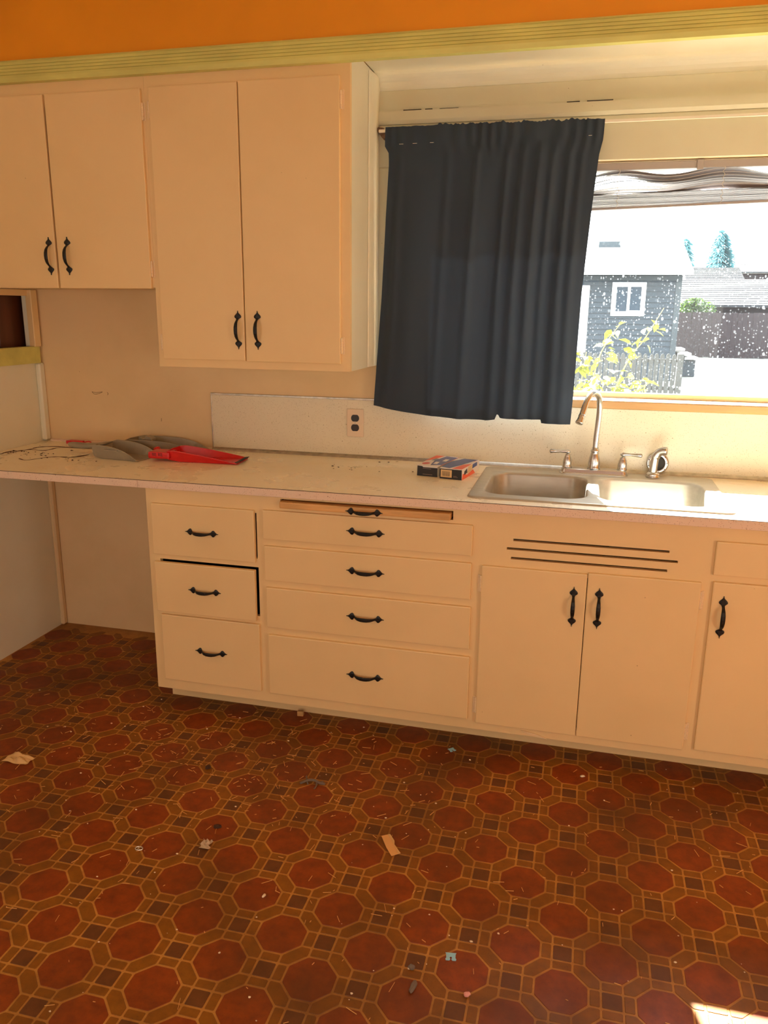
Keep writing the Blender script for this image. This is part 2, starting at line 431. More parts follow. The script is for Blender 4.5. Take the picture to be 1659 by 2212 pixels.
# boards over the window
part('trim_3', B(0.160, XR - .001, YB - .006, YB + .001, 2.243, 2.316, bev=.002), M['casing'],
     label='wide cream board below the soffit cove', kind='structure')
bm = prism(bmesh.new(), [(YB, 2.243), (YB - .020, 2.243), (YB - .020, 2.210), (YB - .012, 2.198), (YB, 2.198)], 0.160, XR - .001, lambda y, z, x: (x, y, z))
t4_ = part('trim_4', bm, M['casing'], label='projecting cream moulding just above the curtain rod', kind='structure')
part('trim_5', B(0.160, XR - .001, YB - .007, YB + .001, 2.048, 2.198, bev=.003), M['casing'],
     label='wide cream head casing behind the curtain rod', kind='structure')
part('trim_6', B(0.160, WX0 - .004, YB - .007, YB + .001, 1.160, 2.048, bev=.003), M['casing'],
     label='cream side casing beside the tall cabinet, partly behind the curtain', kind='structure')

for x0, x1 in ((.262, .330), (.345, .372), (.400, .470), (.86, .905), (.93, 1.02)):
    part('open_joint', B(x0, x1, YB - .0203, YB - .0062, 2.2425, 2.2455 if x0 != .400 else 2.2440), M['dark'], t4_, label='dark gap along the top of the moulding')

# window
win = thing('window_1', 'wide kitchen window with dusty glass over the sink', None, (1.27, YB + .1, WZ0), kind='structure')
part('frame', rect_slab(WX0 - .002, WX1 + .002, WZ0 - .01, WZ1 + .01, [(WX0 + .035, WX1 - .035, WZ0 + .022, WZ1 - .03)], YB + .115, YB + .149, XZ), M['paint_white'], win)
part('pane', B(WX0 + .03, WX1 - .03, YB + .130, YB + .134, WZ0 + .02, WZ1 - .025), M['glass'], win, label='dusty splashed glass')
part('sill', B(WX0 - .05, WX1 + .05, YB - .012, YB + .115, 1.158, WZ0 + .002, bev=.004), M['sill_wood'], win, label='bare tan wooden sill')

# left wall: pass-through trims and panelling of the room beyond
part('trim_7', B(XL - .002, XL + .028, 0.593, 0.636, 1.343, 1.590, bev=.003), M['paint'],
     label='narrow cream post at the corner side of the pass-through', kind='structure')
part('trim_8', B(XL - .018, XL + .022, 0.03, 0.632, 1.270, 1.345, bev=.003), M['trim_yellow'],
     label='yellow-green board under the pass-through opening', kind='structure')
part('trim_9', B(XL - .001, XL + .024, 0.612, 0.6495, 0.918, 1.270, bev=.006), M['paint_white'],
     label='cream corner strip standing on the counter end', kind='structure')
part('trim_10', B(XL - .002, XL + .010, 0.03, 0.636, 1.563, 1.590, bev=.002), M['paint'],
     label='cream head strip over the pass-through opening', kind='structure')
part('trim_11', B(XL - .001, XL + .02, 0.618, 0.6495, 0.0, 0.880, bev=.006), M['wall'],
     label='cream corner strip in the knee space under the counter', kind='structure')
pan = thing('wall_beyond', 'dark brown plank panelling seen through the pass-through', None, (-1.49, 0.1, 1.2), kind='structure')
for k in range(7):
    y0 = -0.52 + k * .165
    part('plank', B(-1.496, -1.482, y0, y0 + .161, 0.9, 1.95, bev=.003), M['panel_wood'], pan)
part('backing', B(-1.53, -1.496, -0.64, 0.649, 0.86, 1.99), M['dark'], pan)
part('end_light_stop', B(-1.496, XL - .021, -0.64, -0.60, 0.86, 1.99), M['panel_wood'], pan)  # closing boards added around the planks to keep outdoor light from leaking in
part('end_light_stop', B(-1.496, XL - .021, 0.636, 0.649, 0.86, 1.99), M['panel_wood'], pan)
part('top_light_stop', B(-1.496, XL - .021, -0.60, 0.649, 1.955, 1.99), M['panel_wood'], pan)
part('bottom_light_stop', B(-1.496, XL - .021, -0.60, 0.649, 0.86, 0.895), M['panel_wood'], pan)

# ------------------------------------------------------------------ floor: embossed octagon pattern
A = 0.1143; OX, OY = 0.8074, -0.9788
floor = thing('floor', 'dirty brown and orange floor of octagons and small squares', None, (0.8, -1.8, 0), kind='structure')
part('joint_bed', B(XL - .12, XR + .12, YF - .12, YB + .15, -0.06, -0.0012), M['grout'], floor)
G = 0.0033                                           # half width of the joint
def inset(poly, d):
    n = len(poly); out = []
    for i in range(n):
        p0, p1, p2 = (Vector(poly[i - 1]), Vector(poly[i]), Vector(poly[(i + 1) % n]))
        e1, e2 = (p1 - p0).normalized(), (p2 - p1).normalized()
        n1, n2 = Vector((-e1.y, e1.x)), Vector((-e2.y, e2.x))
        bis = (n1 + n2).normalized(); out.append(p1 + bis * (d / max(0.3, bis.dot(n1))))
    return out
def soften(poly, r):
    """cut each corner a little, as the print's pieces have soft corners"""
    out = []
    n = len(poly)
    for i in range(n):
        p, a, b_ = Vector(poly[i]), Vector(poly[i - 1]), Vector(poly[(i + 1) % n])
        out += [p + (a - p).normalized() * r, p + (b_ - p).normalized() * r]
    return out
def tile_mesh(name, poly, mat):
    bm = bmesh.new(); top = soften(inset(poly, G), 0.0020); low = soften(inset(poly, G - .0008), 0.0020)
    a = [bm.verts.new((p.x, p.y, -0.0013)) for p in low]; b_ = [bm.verts.new((p.x, p.y, 0.0)) for p in top]
    n = len(a); bm.faces.new(b_)
    for i in range(n): bm.faces.new([a[i], a[(i + 1) % n], b_[(i + 1) % n], b_[i]])
    return to_mesh(name, bm, mat)
h, q = .543 * A, .217 * A
octa = [(h, -q), (h, q), (q, h), (-q, h), (-h, q), (-h, -q), (-q, -h), (q, -h)]
sq = [(-q, -q), (q, -q), (q, q), (-q, q)]
c1 = A - q                                            # square edge seen from the octagon
rect = [(-q, h), (q, h), (q, c1), (-q, c1)]           # small piece between octagon flat and square
hexa = [(q, h), (h, q), (c1, q), (c1, A - h), (A - h, c1), (q, c1)]
TM = {'octagon_tile': tile_mesh('octagon_tile', octa, M['octagon']),
      'square_tile': tile_mesh('square_tile', sq, M['square']),
      'end_tile': tile_mesh('end_tile', [(x, y - A) for x, y in rect], M['strip']),
      'strip_tile': tile_mesh('strip_tile', [(x - A / 2, y - A / 2) for x, y in hexa], M['strip'])}
spots = {k: [] for k in TM}
for i in range(-21, 21):
    for j in range(-29, 16):
        x, y = OX + i * A, OY + j * A
        if not (XL + .04 < x < XR - .04 and YF + .05 < y < YB - .03): continue
        if (i + j) % 2 == 0: spots['octagon_tile'].append((x, y, 0))
        else:
            spots['square_tile'].append((x, y, 0))
            for r in range(4): spots['end_tile'].append((x, y, r * PI / 2))
        spots['strip_tile'].append((x + A / 2, y + A / 2, 0 if (i + j) % 2 == 0 else PI / 2))
def in_view(x, y):                                    # the part of the floor that the photograph shows, in metres
    if y > 0.10 and x > -0.55: return False
    lx = -0.149 - (y + 1.378) * 0.750 - 0.08
    rx = 1.483 + (y + 0.952) * 0.195 + 0.08
    return lx < x < rx and y > -1.45 + (x + .149) * .26
for k, L in spots.items():
    seen = [s for s in L if in_view(s[0], s[1])]
    seen.sort(key=lambda s: (s[0] - 0.99) ** 2 + (s[1] + 2.53) ** 2)
    own = set(seen[:298])
    for x, y, r in seen[:298]: put(k, TM[k], (x, y, 0), floor, (0, 0, r))
    bm = bmesh.new(); src = TM[k]
    vs0 = [v.co.copy() for v in src.vertices]; fs0 = [list(p.vertices) for p in src.polygons]
    for s in L:
        if s in own: continue
        rm = Matrix.Rotation(s[2], 3, 'Z'); nv = [bm.verts.new(rm @ c + Vector((s[0], s[1], 0))) for c in vs0]
        for f in fs0: bm.faces.new([nv[t] for t in f])
    part({'octagon_tile': 'octagon_field', 'square_tile': 'square_field', 'end_tile': 'end_piece_field', 'strip_tile': 'strip_field'}[k],
         bm, src.materials[0], floor, kind='stuff')

# ------------------------------------------------------------------ shared hardware
def handle_mesh():
    st = [(.0705, .0007, 0), (.066, .0013, 0), (.062, .0030, 0), (.058, .0070, 0), (.0545, .0108, 0), (.051, .0130, 0), (.048, .0133, 0),
          (.045, .0118, 0), (.0425, .0080, -.001), (.040, .0050, -.003), (.036, .0042, -.009), (.031, .0048, -.015), (.024, .0058, -.0205), (.012, .0068, -.0245)]
    st = [(-x, w_, y) for x, w_, y in st] + [(0, .0070, -.0255)] + [(x, w_, y) for x, w_, y in reversed(st)]
    bm = bmesh.new(); rings = []
    for x, w_, y in st:
        t = .0035
        rings.append([(x, y, -w_), (x, y - t * .7, -w_), (x, y - t * 1.3, -w_ * .45), (x, y - t * 1.3, w_ * .45), (x, y - t * .7, w_), (x, y, w_)])
    return to_mesh('handle', loft(bm, rings), M['iron'])
HANDLE = handle_mesh()
def hinge_mesh():
    bm = bmesh.new()
    lathe(bm, [(.0014, -.030), (.0040, -.028), (.0046, -.0255), (.0046, -.0168), (.0034, -.0160), (.0046, -.0152), (.0046, .0152), (.0034, .0160), (.0046, .0168), (.0046, .0255), (.004, .028), (.0014, .030)], (0, -.0060, 0), 8)
    box(bm, .001, .0105, -.0022, .0, -.031, .031, bev=.0007)
    return to_mesh('hinge', bm, M['hinge'])
HINGE = hinge_mesh()
def hinge(parent, x, y, z, flip=False):
    return put('hinge', HINGE, (x, y, z), parent, (0, PI if flip else 0, 0))
def handle(parent, x, y, z, vertical=False, s=1.0, tilt=0.0):
    return put('handle', HANDLE, (x, y, z), parent, (0, (PI / 2 if vertical else 0) + tilt, 0), (s, 1, s))

# ------------------------------------------------------------------ base cabinets
ZB, ZTOP = 0.084, 0.883
def front(name, x0, x1, z0, z1, parent, y=-.012, mat=None, tilt=0.0, bev=.004):
    bm = B(x0, x1, y, y + .019, z0, z1, bev=bev, seg=2)
    o = part(name, bm, mat or M['paint'], parent)
    WL[o] = Vector((0, 0, 0)); return o
def carcass(t, x0, x1, openings, slots=(), in0=0, in1=0, th=.0155):
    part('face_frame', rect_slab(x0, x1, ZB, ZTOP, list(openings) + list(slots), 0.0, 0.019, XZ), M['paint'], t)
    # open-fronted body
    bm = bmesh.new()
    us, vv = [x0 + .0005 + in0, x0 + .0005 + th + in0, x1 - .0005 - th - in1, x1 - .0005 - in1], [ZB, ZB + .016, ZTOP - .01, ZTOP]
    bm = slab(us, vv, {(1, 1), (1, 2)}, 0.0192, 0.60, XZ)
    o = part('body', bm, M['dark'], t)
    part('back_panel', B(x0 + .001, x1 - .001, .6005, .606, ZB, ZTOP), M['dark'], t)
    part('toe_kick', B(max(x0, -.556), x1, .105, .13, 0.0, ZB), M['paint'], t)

t1 = thing('drawer_cabinet', 'cream base cabinet of three square drawers beside the open knee space', 'cabinet', (-.32, .3, 0))
carcass(t1, -.541, -.095, [(-.500, -.107, .645, .815), (-.498, -.1045, .424, .6125), (-.490, -.118, .140, .385)])
part('end_panel', B(-.5425, -.5412, .004, .60, ZB, ZTOP), M['paint'], t1)
for x0, x1, z0, z1, dy in ((-.519, -.1125, .631, .8265, 0), (-.514, -.113, .4085, .6045, -.007), (-.504, -.104, .126, .395, 0)):
    d = front('drawer', x0, x1, z0, z1, t1, -.012 + dy)
    put('handle', HANDLE, (-.317 + (.004 if z0 < .5 else 0) + (.012 if z0 < .2 else 0), -.012 + dy, (z0 + z1) / 2 - .001 + (.001 if z0 > .2 else .003)), d, (0, .02, 0), (.92, 1, .92))

t2 = thing('drawer_cabinet', 'cream base cabinet of four wide drawers below a pull-out board', 'cabinet', (.3, .3, 0))
carcass(t2, -.095, .663, [(-.015, .598, .842, .873), (-.06, .65, .735, .82), (-.06, .65, .58, .69), (-.06, .64, .40, .535), (-.06, .64, .135, .35)], in1=0)
for x0, x1, z0, z1, hz in ((-.081, .667, .7235, .831, .779), (-.078, .667, .569, .6995, .636), (-.075, .670, .388, .543, .466), (-.072, .673, .1235, .360, .241)):
    d = front('drawer', x0, x1, z0, z1, t2)
    handle(d, .2985, -.012, hz, s=.97, tilt=.02)
bd = part('pull_out_board', B(-.012, .592, -.022, .45, .8435, .8675, bev=.005, seg=2), M['wood_board'], t2, label='worn bare-wood cutting board edge')
handle(bd, .296, -.022, .853, s=.93)

t3 = thing('sink_cabinet', 'cream sink base cabinet with two doors and three vent slots', 'cabinet', (1.04, .3, 0))
carcass(t3, .663, 1.44, [(.73, 1.36, .13, .68)], [(.800, 1.288, .7855, .7935), (.780, 1.316, .7545, .7625), (.795, 1.287, .7225, .7305)], th=.006)
d = front('door', .701, 1.0443, .1135, .6955, t3)
handle(d, 1.005, -.012, .581, True, .98); hinge(d, .6995, -.0005, .63, True); hinge(d, .6995, -.0005, .18, True)
d = front('door', 1.0463, 1.3915, .1135, .7005, t3)
handle(d, 1.0855, -.012, .583, True, 1.0); hinge(d, 1.3935, -.0005, .64); hinge(d, 1.3935, -.0005, .18)
part('bent_strip', prism(bmesh.new(), [(.86, .104), (.905, .099), (.95, .086), (.94, .083), (.89, .090)], -.004, -.0005, lambda x, z, y: (x, y, z)), M['wall'], t3, label='peeled sliver of edge veneer')

t4 = thing('drawer_cabinet', 'cream base cabinet with one drawer over a door at the sink end', 'cabinet', (1.75, .3, 0))
carcass(t4, 1.44, 2.10, [(1.48, 2.02, .74, .825), (1.48, 2.02, .14, .69)])
d = front('drawer', 1.4215, 2.03, .7275, .8375, t4); handle(d, 1.72, -.012, .782)
d = front('door', 1.4255, 2.03, .1195, .7065, t4); handle(d, 1.4605, -.012, .593, True, 1.0); hinge(d, 2.032, -.0005, .63)

# ------------------------------------------------------------------ worktop, splashback
SX0, SX1, SY0, SY1 = 0.645, 1.468, 0.055, 0.590       # sink cut-out
ct = thing('countertop', 'long stained cream laminate worktop along the whole wall', 'countertop', (.4, .3, .885))
part('top', rect_slab(XL + .001, 2.40, -.016, YB - .001, [(SX0, SX1, SY0, SY1)], .886, .912, XY), M['laminate'], ct)
part('edge_band', B(XL + .001, -.5615, -.020, -.0162, .883, .9105, bev=.001), M['edge'], ct)
part('edge_band', B(-.5605, 2.40, -.020, -.0162, .883, .9105, bev=.001), M['edge'], ct)
part('edge_joint', B(XL + .001, 2.40, -.0193, -.0160, .9107, .9118), M['debris'], ct, label='dark joint line along the front edge')
bm = prism(bmesh.new(), [(YB - .0055, .912), (YB - .020, .912), (YB - .018, .9155), (YB - .0095, .921), (YB - .0055, .925)], -.58, 2.40, lambda y, z, x: (x, y, z))
part('cove_strip', bm, M['alu'], ct, label='grey metal strip in the angle of the wall')
bm = prism(bmesh.new(), [(YB - .001, .912), (YB - .012, .912), (YB - .010, .917), (YB - .001, .922)], XL + .025, -.585, lambda y, z, x: (x, y, z))
part('cove_strip', bm, M['edge'], ct, label='dull brown caulk line')
def ribbon(pts, w_, z):
    bm = bmesh.new(); P = curve_pts([(x, y, z) for x, y in pts], 5); n = len(P); prev = None
    for i, p in enumerate(P):
        t = (P[min(i + 1, n - 1)] - P[max(i - 1, 0)]).normalized(); s = Vector((-t.y, t.x, 0))
        ww = 1.4 * w_ * (0.25 + random.random()) * math.sin(PI * (i + .5) / n) ** .5
        a, b_ = bm.verts.new(p + s * ww), bm.verts.new(p - s * ww * random.uniform(.4, 1))
        if prev: bm.faces.new([prev[0], a, b_, prev[1]])
        prev = (a, b_)
    r = bmesh.ops.extrude_face_region(bm, geom=bm.faces[:])
    for v in r['geom']:
        if isinstance(v, bmesh.types.BMVert): v.co.z += .0008
    return bm
for pts, w_ in (([(-1.40, .20), (-1.38, .27), (-1.384, .334), (-1.34, .40), (-1.339, .472), (-1.27, .507), (-1.171, .50), (-1.08, .50)], .006),
                ([(-1.36, .29), (-1.34, .396), (-1.261, .409), (-1.245, .489), (-1.15, .50)], .004),
                ([(-1.24, .21), (-1.187, .19), (-1.154, .255), (-1.12, .29), (-1.062, .295)], .004),
                ([(-1.10, .29), (-1.05, .30), (-1.02, .37)], .007)):
    part('crack', ribbon(pts, w_, .9122), M['crack'], ct, label='dark burnt crack in the laminate')

sp = thing('splashback', 'flecked cream laminate splashback panel with thin metal edging', 'panel', (.9, YB, .93))
part('sheet', B(-.578, 2.40, YB - .0055, YB - .0005, .9125, 1.157), M['splash'], sp)
part('top_edging', B(-.583, .30, YB - .0085, YB - .0003, 1.1545, 1.1625, bev=.001), M['alu'], sp)
part('side_edging', B(-.583, -.577, YB - .0085, YB - .0003, .9255, 1.1545, bev=.001), M['alu'], sp)

o = thing('wall_outlet', 'almond duplex wall outlet with dark sockets on the splashback', 'outlet', (.0730, YB - .006, 1.0595))
part('cover_plate', B(.0365, .1095, YB - .0115, YB - .0056, 1.0010, 1.1180, bev=.003, seg=2), M['plate'], o)
for zc in (1.0795, 1.0395):
    pts = []
    for k in range(24):
        a = 2 * PI * k / 24
        pts.append((.0730 + .0172 * math.cos(a), zc + max(-.0142, min(.0142, .0172 * math.sin(a)))))
    r = part('socket', prism(bmesh.new(), pts, YB - .0130, YB - .0112, lambda x, z, y: (x, y, z)), M['outlet'], o, label='dark socket face')
part('screw', lathe(bmesh.new(), [(.0001, -.0016), (.002, -.0014), (.0026, 0)], (.0730, YB - .0115, 1.0595), 10, 'y'), M['alu'], o)

# ------------------------------------------------------------------ wall cabinets
YU = .2955
def ufront(x0, x1, z0, z1, parent):
    return part('door', B(x0, x1, YU - .012, YU + .006, z0, z1, bev=.004, seg=2), M['paint'], parent)
u1 = thing('wall_cabinet', 'tall cream two-door wall cabinet next to the window', 'wall cabinet', (-.23, .47, 1.297))
part('face_frame', rect_slab(-.620, .1535, 1.297, 2.33, [(-.57, .085, 1.36, 2.25)], YU, YU + .019, XZ), M['paint'], u1)
part('body', slab([-.6195, -.604, .138, .1533], [1.2975, 1.315, 2.31, 2.3705], {(1, 1)}, YU + .0192, YB - .001, XZ), M['paint_white'], u1)
d = ufront(-.598, -.2552, 1.326, 2.284, u1); handle(d, -.2795, YU - .012, 1.440, True); hinge(d, -.6005, YU, 1.39, True); hinge(d, -.6005, YU, 2.21, True)
d = ufront(-.2514, .1195, 1.324, 2.2855, u1); handle(d, -.2015, YU - .012, 1.440, True); hinge(d, .1225, YU, 1.39); hinge(d, .1225, YU, 2.21)
u2 = thing('wall_cabinet', 'shorter cream two-door wall cabinet in the corner by the pass-through', 'wall cabinet', (-1.02, .47, 1.592))
part('face_frame', rect_slab(XL + .001, -.6205, 1.592, 2.33, [(-1.38, -.66, 1.64, 2.24)], YU, YU + .019, XZ), M['paint'], u2)
part('body', slab([XL + .001, XL + .016, -.636, -.6205], [1.592, 1.608, 2.31, 2.33], {(1, 1)}, YU + .0192, YB - .001, XZ), M['paint'], u2)
d = ufront(-1.408, -1.034, 1.588, 2.281, u2); handle(d, -1.060, YU - .012, 1.708, True); hinge(d, -1.411, YU, 1.66, True)
d = ufront(-1.0265, -.6300, 1.588, 2.281, u2); handle(d, -.9785, YU - .012, 1.708, True); hinge(d, -.6270, YU, 1.66); hinge(d, -.6270, YU, 2.205)

# ------------------------------------------------------------------ sink
sk = thing('kitchen_sink', 'double-bowl stainless steel sink set into the worktop', 'sink', (1.05, .32, .91))
def rr(x0, x1, y0, y1, r, z, n=7):
    pts = []
    for cx, cy_, a0 in ((x1 - r, y1 - r, 0), (x0 + r, y1 - r, PI / 2), (x0 + r, y0 + r, PI), (x1 - r, y0 + r, 3 * PI / 2)):
        for k in range(n + 1):
            a = a0 + PI / 2 * k / n; pts.append((cx + r * math.cos(a), cy_ + r * math.sin(a), z))
    return pts
def basin():
    bm = bmesh.new()
    rims = [rr(.633, 1.480, .040, .603, .03, .9122), rr(.6345, 1.4785, .0415, .6015, .03, .9165), rr(.640, 1.473, .047, .596, .028, .9180), rr(.650, 1.463, .057, .586, .024, .9160)]
    rv = [[bm.verts.new(p) for p in r] for r in rims]
    n = len(rv[0])
    for a, b_ in zip(rv, rv[1:]):
        for i in range(n): bm.faces.new([a[i], a[(i + 1) % n], b_[(i + 1) % n], b_[i]])
    edges = [bm.edges.get((rv[-1][i], rv[-1][(i + 1) % n])) for i in range(n)]
    for bx0, bx1 in ((.672, 1.030), (1.062, 1.432)):
        levels = [(0, .075, .916), (.004, .073, .9135), (.007, .071, .905), (.013, .068, .80), (.022, .06, .755), (.045, .05, .742)]
        lv = []
        for d_, r, z in levels: lv.append([bm.verts.new(p) for p in rr(bx0 + d_, bx1 - d_, .105 + d_, .508 - d_, r, z)])
        for a, b_ in zip(lv, lv[1:]):
            for i in range(n): bm.faces.new([a[i], a[(i + 1) % n], b_[(i + 1) % n], b_[i]])
        bm.faces.new(lv[-1])
        edges += [bm.edges.get((lv[0][i], lv[0][(i + 1) % n])) for i in range(n)]
    bmesh.ops.triangle_fill(bm, use_beauty=True, edges=edges)
    return bm
bs = part('basin', basin(), M['steel'], sk, smooth=True)
for cx in (.851, 1.247):
    part('drain', lathe(bmesh.new(), [(.001, .7426), (.030, .7426), (.034, .7445), (.043, .7445), (.045, .7421)], (cx, .31, 0), 20), M['chrome'], sk, smooth=False)

# faucet on the back ledge of the sink
fc = thing('kitchen_faucet', 'brushed nickel two-lever faucet with high arched spout behind the sink', 'faucet', (1.048, .556, .916))
bm = bmesh.new()
pr = lambda d_, z: rr(.921 + d_, 1.175 - d_, .530 + d_, .583 - d_, max(.004, .024 - d_), z)
loft(bm, [pr(0, .9161), pr(0, .9185), pr(.003, .923), pr(.006, .934), pr(.009, .9375)])
part('deck_plate', bm, M['chrome'], fc, smooth=False)
def bell(x, y, z, s=1.0):
    return lathe(bmesh.new(), [(.021 * s, z), (.0215 * s, z + .004), (.019 * s, z + .008), (.0195 * s, z + .018), (.0185 * s, z + .030 * s), (.0155 * s, z + .044 * s), (.0115 * s, z + .053 * s), (.0118 * s, z + .057 * s), (.008 * s, z + .060 * s)], (x, y, 0), 20)
for x, sgn in ((.948, -1), (1.152, 1)):
    b_ = part('valve_body', bell(x, .556, .9375, .86), M['chrome'], fc, smooth=True)
    bm = tube(bmesh.new(), [(x - sgn * .010, .556, .9965), (x, .556, .998), (x + sgn * .012, .555, .9985), (x + sgn * .028, .553, .9985), (x + sgn * .050, .549, .9985), (x + sgn * .064, .546, .9985), (x + sgn * .068, .545, .9985)],
              [.003, .0085, .0060, .0048, .0070, .0082, .006], 12)
    part('lever', bm, M['chrome'], b_, smooth=True)
part('spout_base', lathe(bmesh.new(), [(.024, .9375), (.0245, .942), (.022, .946), (.0225, .960), (.020, .978), (.0155, .994), (.0135, 1.000), (.0160, 1.004), (.0160, 1.010), (.0125, 1.013), (.0125, 1.020)], (1.048, .556, 0), 24), M['chrome'], fc, smooth=True)
path = curve_pts([(1.048, .556, 1.012), (1.049, .556, 1.06), (1.0515, .555, 1.11), (1.053, .552, 1.150), (1.052, .545, 1.185), (1.046, .528, 1.213), (1.034, .503, 1.230), (1.019, .475, 1.228), (1.006, .452, 1.208), (.997, .436, 1.180), (.990, .424, 1.150)], 6)
part('spout', tube(bmesh.new(), path, .0105, 14), M['chrome'], fc, smooth=True)
e = Vector((-.32, -.52, -1)).normalized(); p0 = Vector((.990, .424, 1.152))
part('spout_tip', tube(bmesh.new(), [p0 - e * .006, p0, p0 + e * .003, p0 + e * .014, p0 + e * .026, p0 + e * .029], [.0115, .0125, .0112, .0115, .0145, .0135], 14), M['chrome'], fc, smooth=True)

sy = thing('sink_sprayer', 'brushed nickel side sprayer standing in its collar beside the faucet', 'sprayer', (1.266, .562, .916))
part('collar', lathe(bmesh.new(), [(.026, .9161), (.027, .920), (.023, .923), (.025, .927), (.021, .932), (.016, .936)], (1.266, .562, 0), 20), M['chrome'], sy, smooth=True)
path = curve_pts([(1.266, .562, .934), (1.266, .562, .955), (1.267, .562, .975), (1.270, .561, .995), (1.279, .557, 1.011), (1.294, .550, 1.019), (1.306, .545, 1.020)], 5)
part('spray_head', tube(bmesh.new(), path, [.0150 - .00004 * k + (.0016 if k > 14 else 0) for k in range(len(path))], 16), M['chrome'], sy, smooth=True)

st_ = thing('sink_strainer', 'round steel drain strainer with black rubber leaning on the splashback', 'strainer', (1.285, .632, .925))
def tilted(bm, c, rx):
    bmesh.ops.rotate(bm, verts=bm.verts, cent=c, matrix=Matrix.Rotation(rx, 3, 'X')); return bm
cs = (1.285, .6315, .9585)
part('rim', tilted(lathe(bmesh.new(), [(.030, -.002), (.036, -.004), (.041, -.001), (.041, .002), (.030, .001)], cs, 28, 'y'), cs, -.12), M['chrome'], st_, smooth=True)
part('stopper', tilted(lathe(bmesh.new(), [(.001, -.005), (.022, -.0048), (.029, -.002), (.030, .0005), (.001, .0006)], cs, 24, 'y'), cs, -.12), M['rubber'], st_)
for k in range(9):
    a = k * 2 * PI / 9
    part('hole', tilted(lathe(bmesh.new(), [(.0002, -.0048), (.0018, -.0047), (.0018, -.0030)], (cs[0] + .0345 * math.cos(a), cs[1], cs[2] + .0345 * math.sin(a)), 8, 'y'), cs, -.12), M['rubber'], st_)

# ------------------------------------------------------------------ curtain, rod, blind
rodt = thing('curtain_rod', 'flat white metal curtain rod across the head casing', 'curtain rod', (.9, .60, 2.168))
part('bar', B(.176, 2.42, .596, .602, 2.1635, 2.1745, bev=.0015), M['rod'], rodt)
part('return', B(.172, .178, .598, YB - .0065, 2.1635, 2.1745, bev=.0015), M['rust'], rodt, label='rusty end return')
bm = prism(bmesh.new(), [(.161, 2.180), (.171, 2.186), (.190, 2.183), (.198, 2.172), (.198, 2.150), (.190, 2.143), (.182, 2.152), (.170, 2.168)], .612, .6425, lambda x, z, y: (x, y, z))
part('bracket', bm, M['rust'], rodt, label='rusty brown end bracket')

ZP = [(0, 1.142), (.10, 1.128), (.27, 1.110), (.46, 1.102), (.585, 1.101), (.632, 1.106), (.638, 1.126), (.648, 1.126), (.656, 1.114), (.70, 1.111), (.855, 1.112), (.860, 1.099), (1, 1.099)]
def interp(tab, u):
    for (a, p), (b_, q_) in zip(tab, tab[1:]):
        if u <= b_: return p + (q_ - p) * (u - a) / (b_ - a)
    return tab[-1][1]
XLE = [(0, .203), (.075, .203), (.085, .217), (.12, .219), (.3, .208), (.6, .193), (1, .164)]
XRI = [(0, .997), (.06, .996), (.11, .985), (.26, .974), (.55, .958), (.9, .953), (1, .949)]
folds = [(.06, .010, .5), (.30, .012, .35), (.44, .016, .35), (.585, .020, .45), (.66, .018, .5), (.735, .022, .6), (.80, .016, .5), (.875, .022, .7), (.93, .014, .6)]
def curtain():
    nx, nz = 200, 46; bm = bmesh.new(); grid = []
    rnd = random.Random(3)
    ragged = [rnd.uniform(-.002, .004) for _ in range(nx + 1)]
    ragged = [(ragged[max(0, i - 1)] + ragged[i] * 2 + ragged[min(nx, i + 1)]) / 4 for i in range(nx + 1)]
    for i in range(nx + 1):
        u = i / nx; row = []
        ztop = 2.1805 + ragged[i] * (2.0 if .25 < u < .93 else .4) + (.003 * math.sin(u * 60) if .4 < u < .9 else 0) - .004 * u
        zbot = interp(ZP, u)
        for j in range(nz + 1):
            v = j / nz; z = ztop + (zbot - ztop) * v
            x = interp(XLE, v) + (interp(XRI, v) - interp(XLE, v)) * u
            y = .588
            for c, amp, grow in folds:
                lean = c + .02 * (v - .3) * (1 if c > .5 else .4)
                d_ = (u - lean) / (.016 + .022 * v * grow)
                y -= amp * math.exp(-d_ * d_) * (.35 + .65 * min(1, v * 2.2)) * (1 - .3 * v)
            y += .007 * math.sin(u * 23 + 1.5 * math.sin(v * 2)) * min(1, v * 3)
            if v < .07:                              # gathered pocket over the rod
                y = .588 + .004 * math.sin(u * 95 + 4 * math.sin(u * 13)) * (1 - .4 * (u < .2))
                if v < .015: y += .005
            row.append(bm.verts.new((x, min(y, .594), z)))
        grid.append(row)
    for i in range(nx):
        for j in range(nz): bm.faces.new([grid[i][j], grid[i + 1][j], grid[i + 1][j + 1], grid[i][j + 1]])
    return bm
cu = part('window_curtain', curtain(), M['curtain'], smooth=True, label='dark charcoal curtain gathered on the rod over the window', cat='curtain')
th = bmesh.new()
for x0, z in ((.258, 2.118), (.31, 2.119), (.375, 2.119), (.94, 2.122)): box(th, x0, x0 + .016, .5855, .5862, z, z + .0012)
part('hem_thread', th, M['rod'], cu, label='pale loose stitches', kind='stuff')

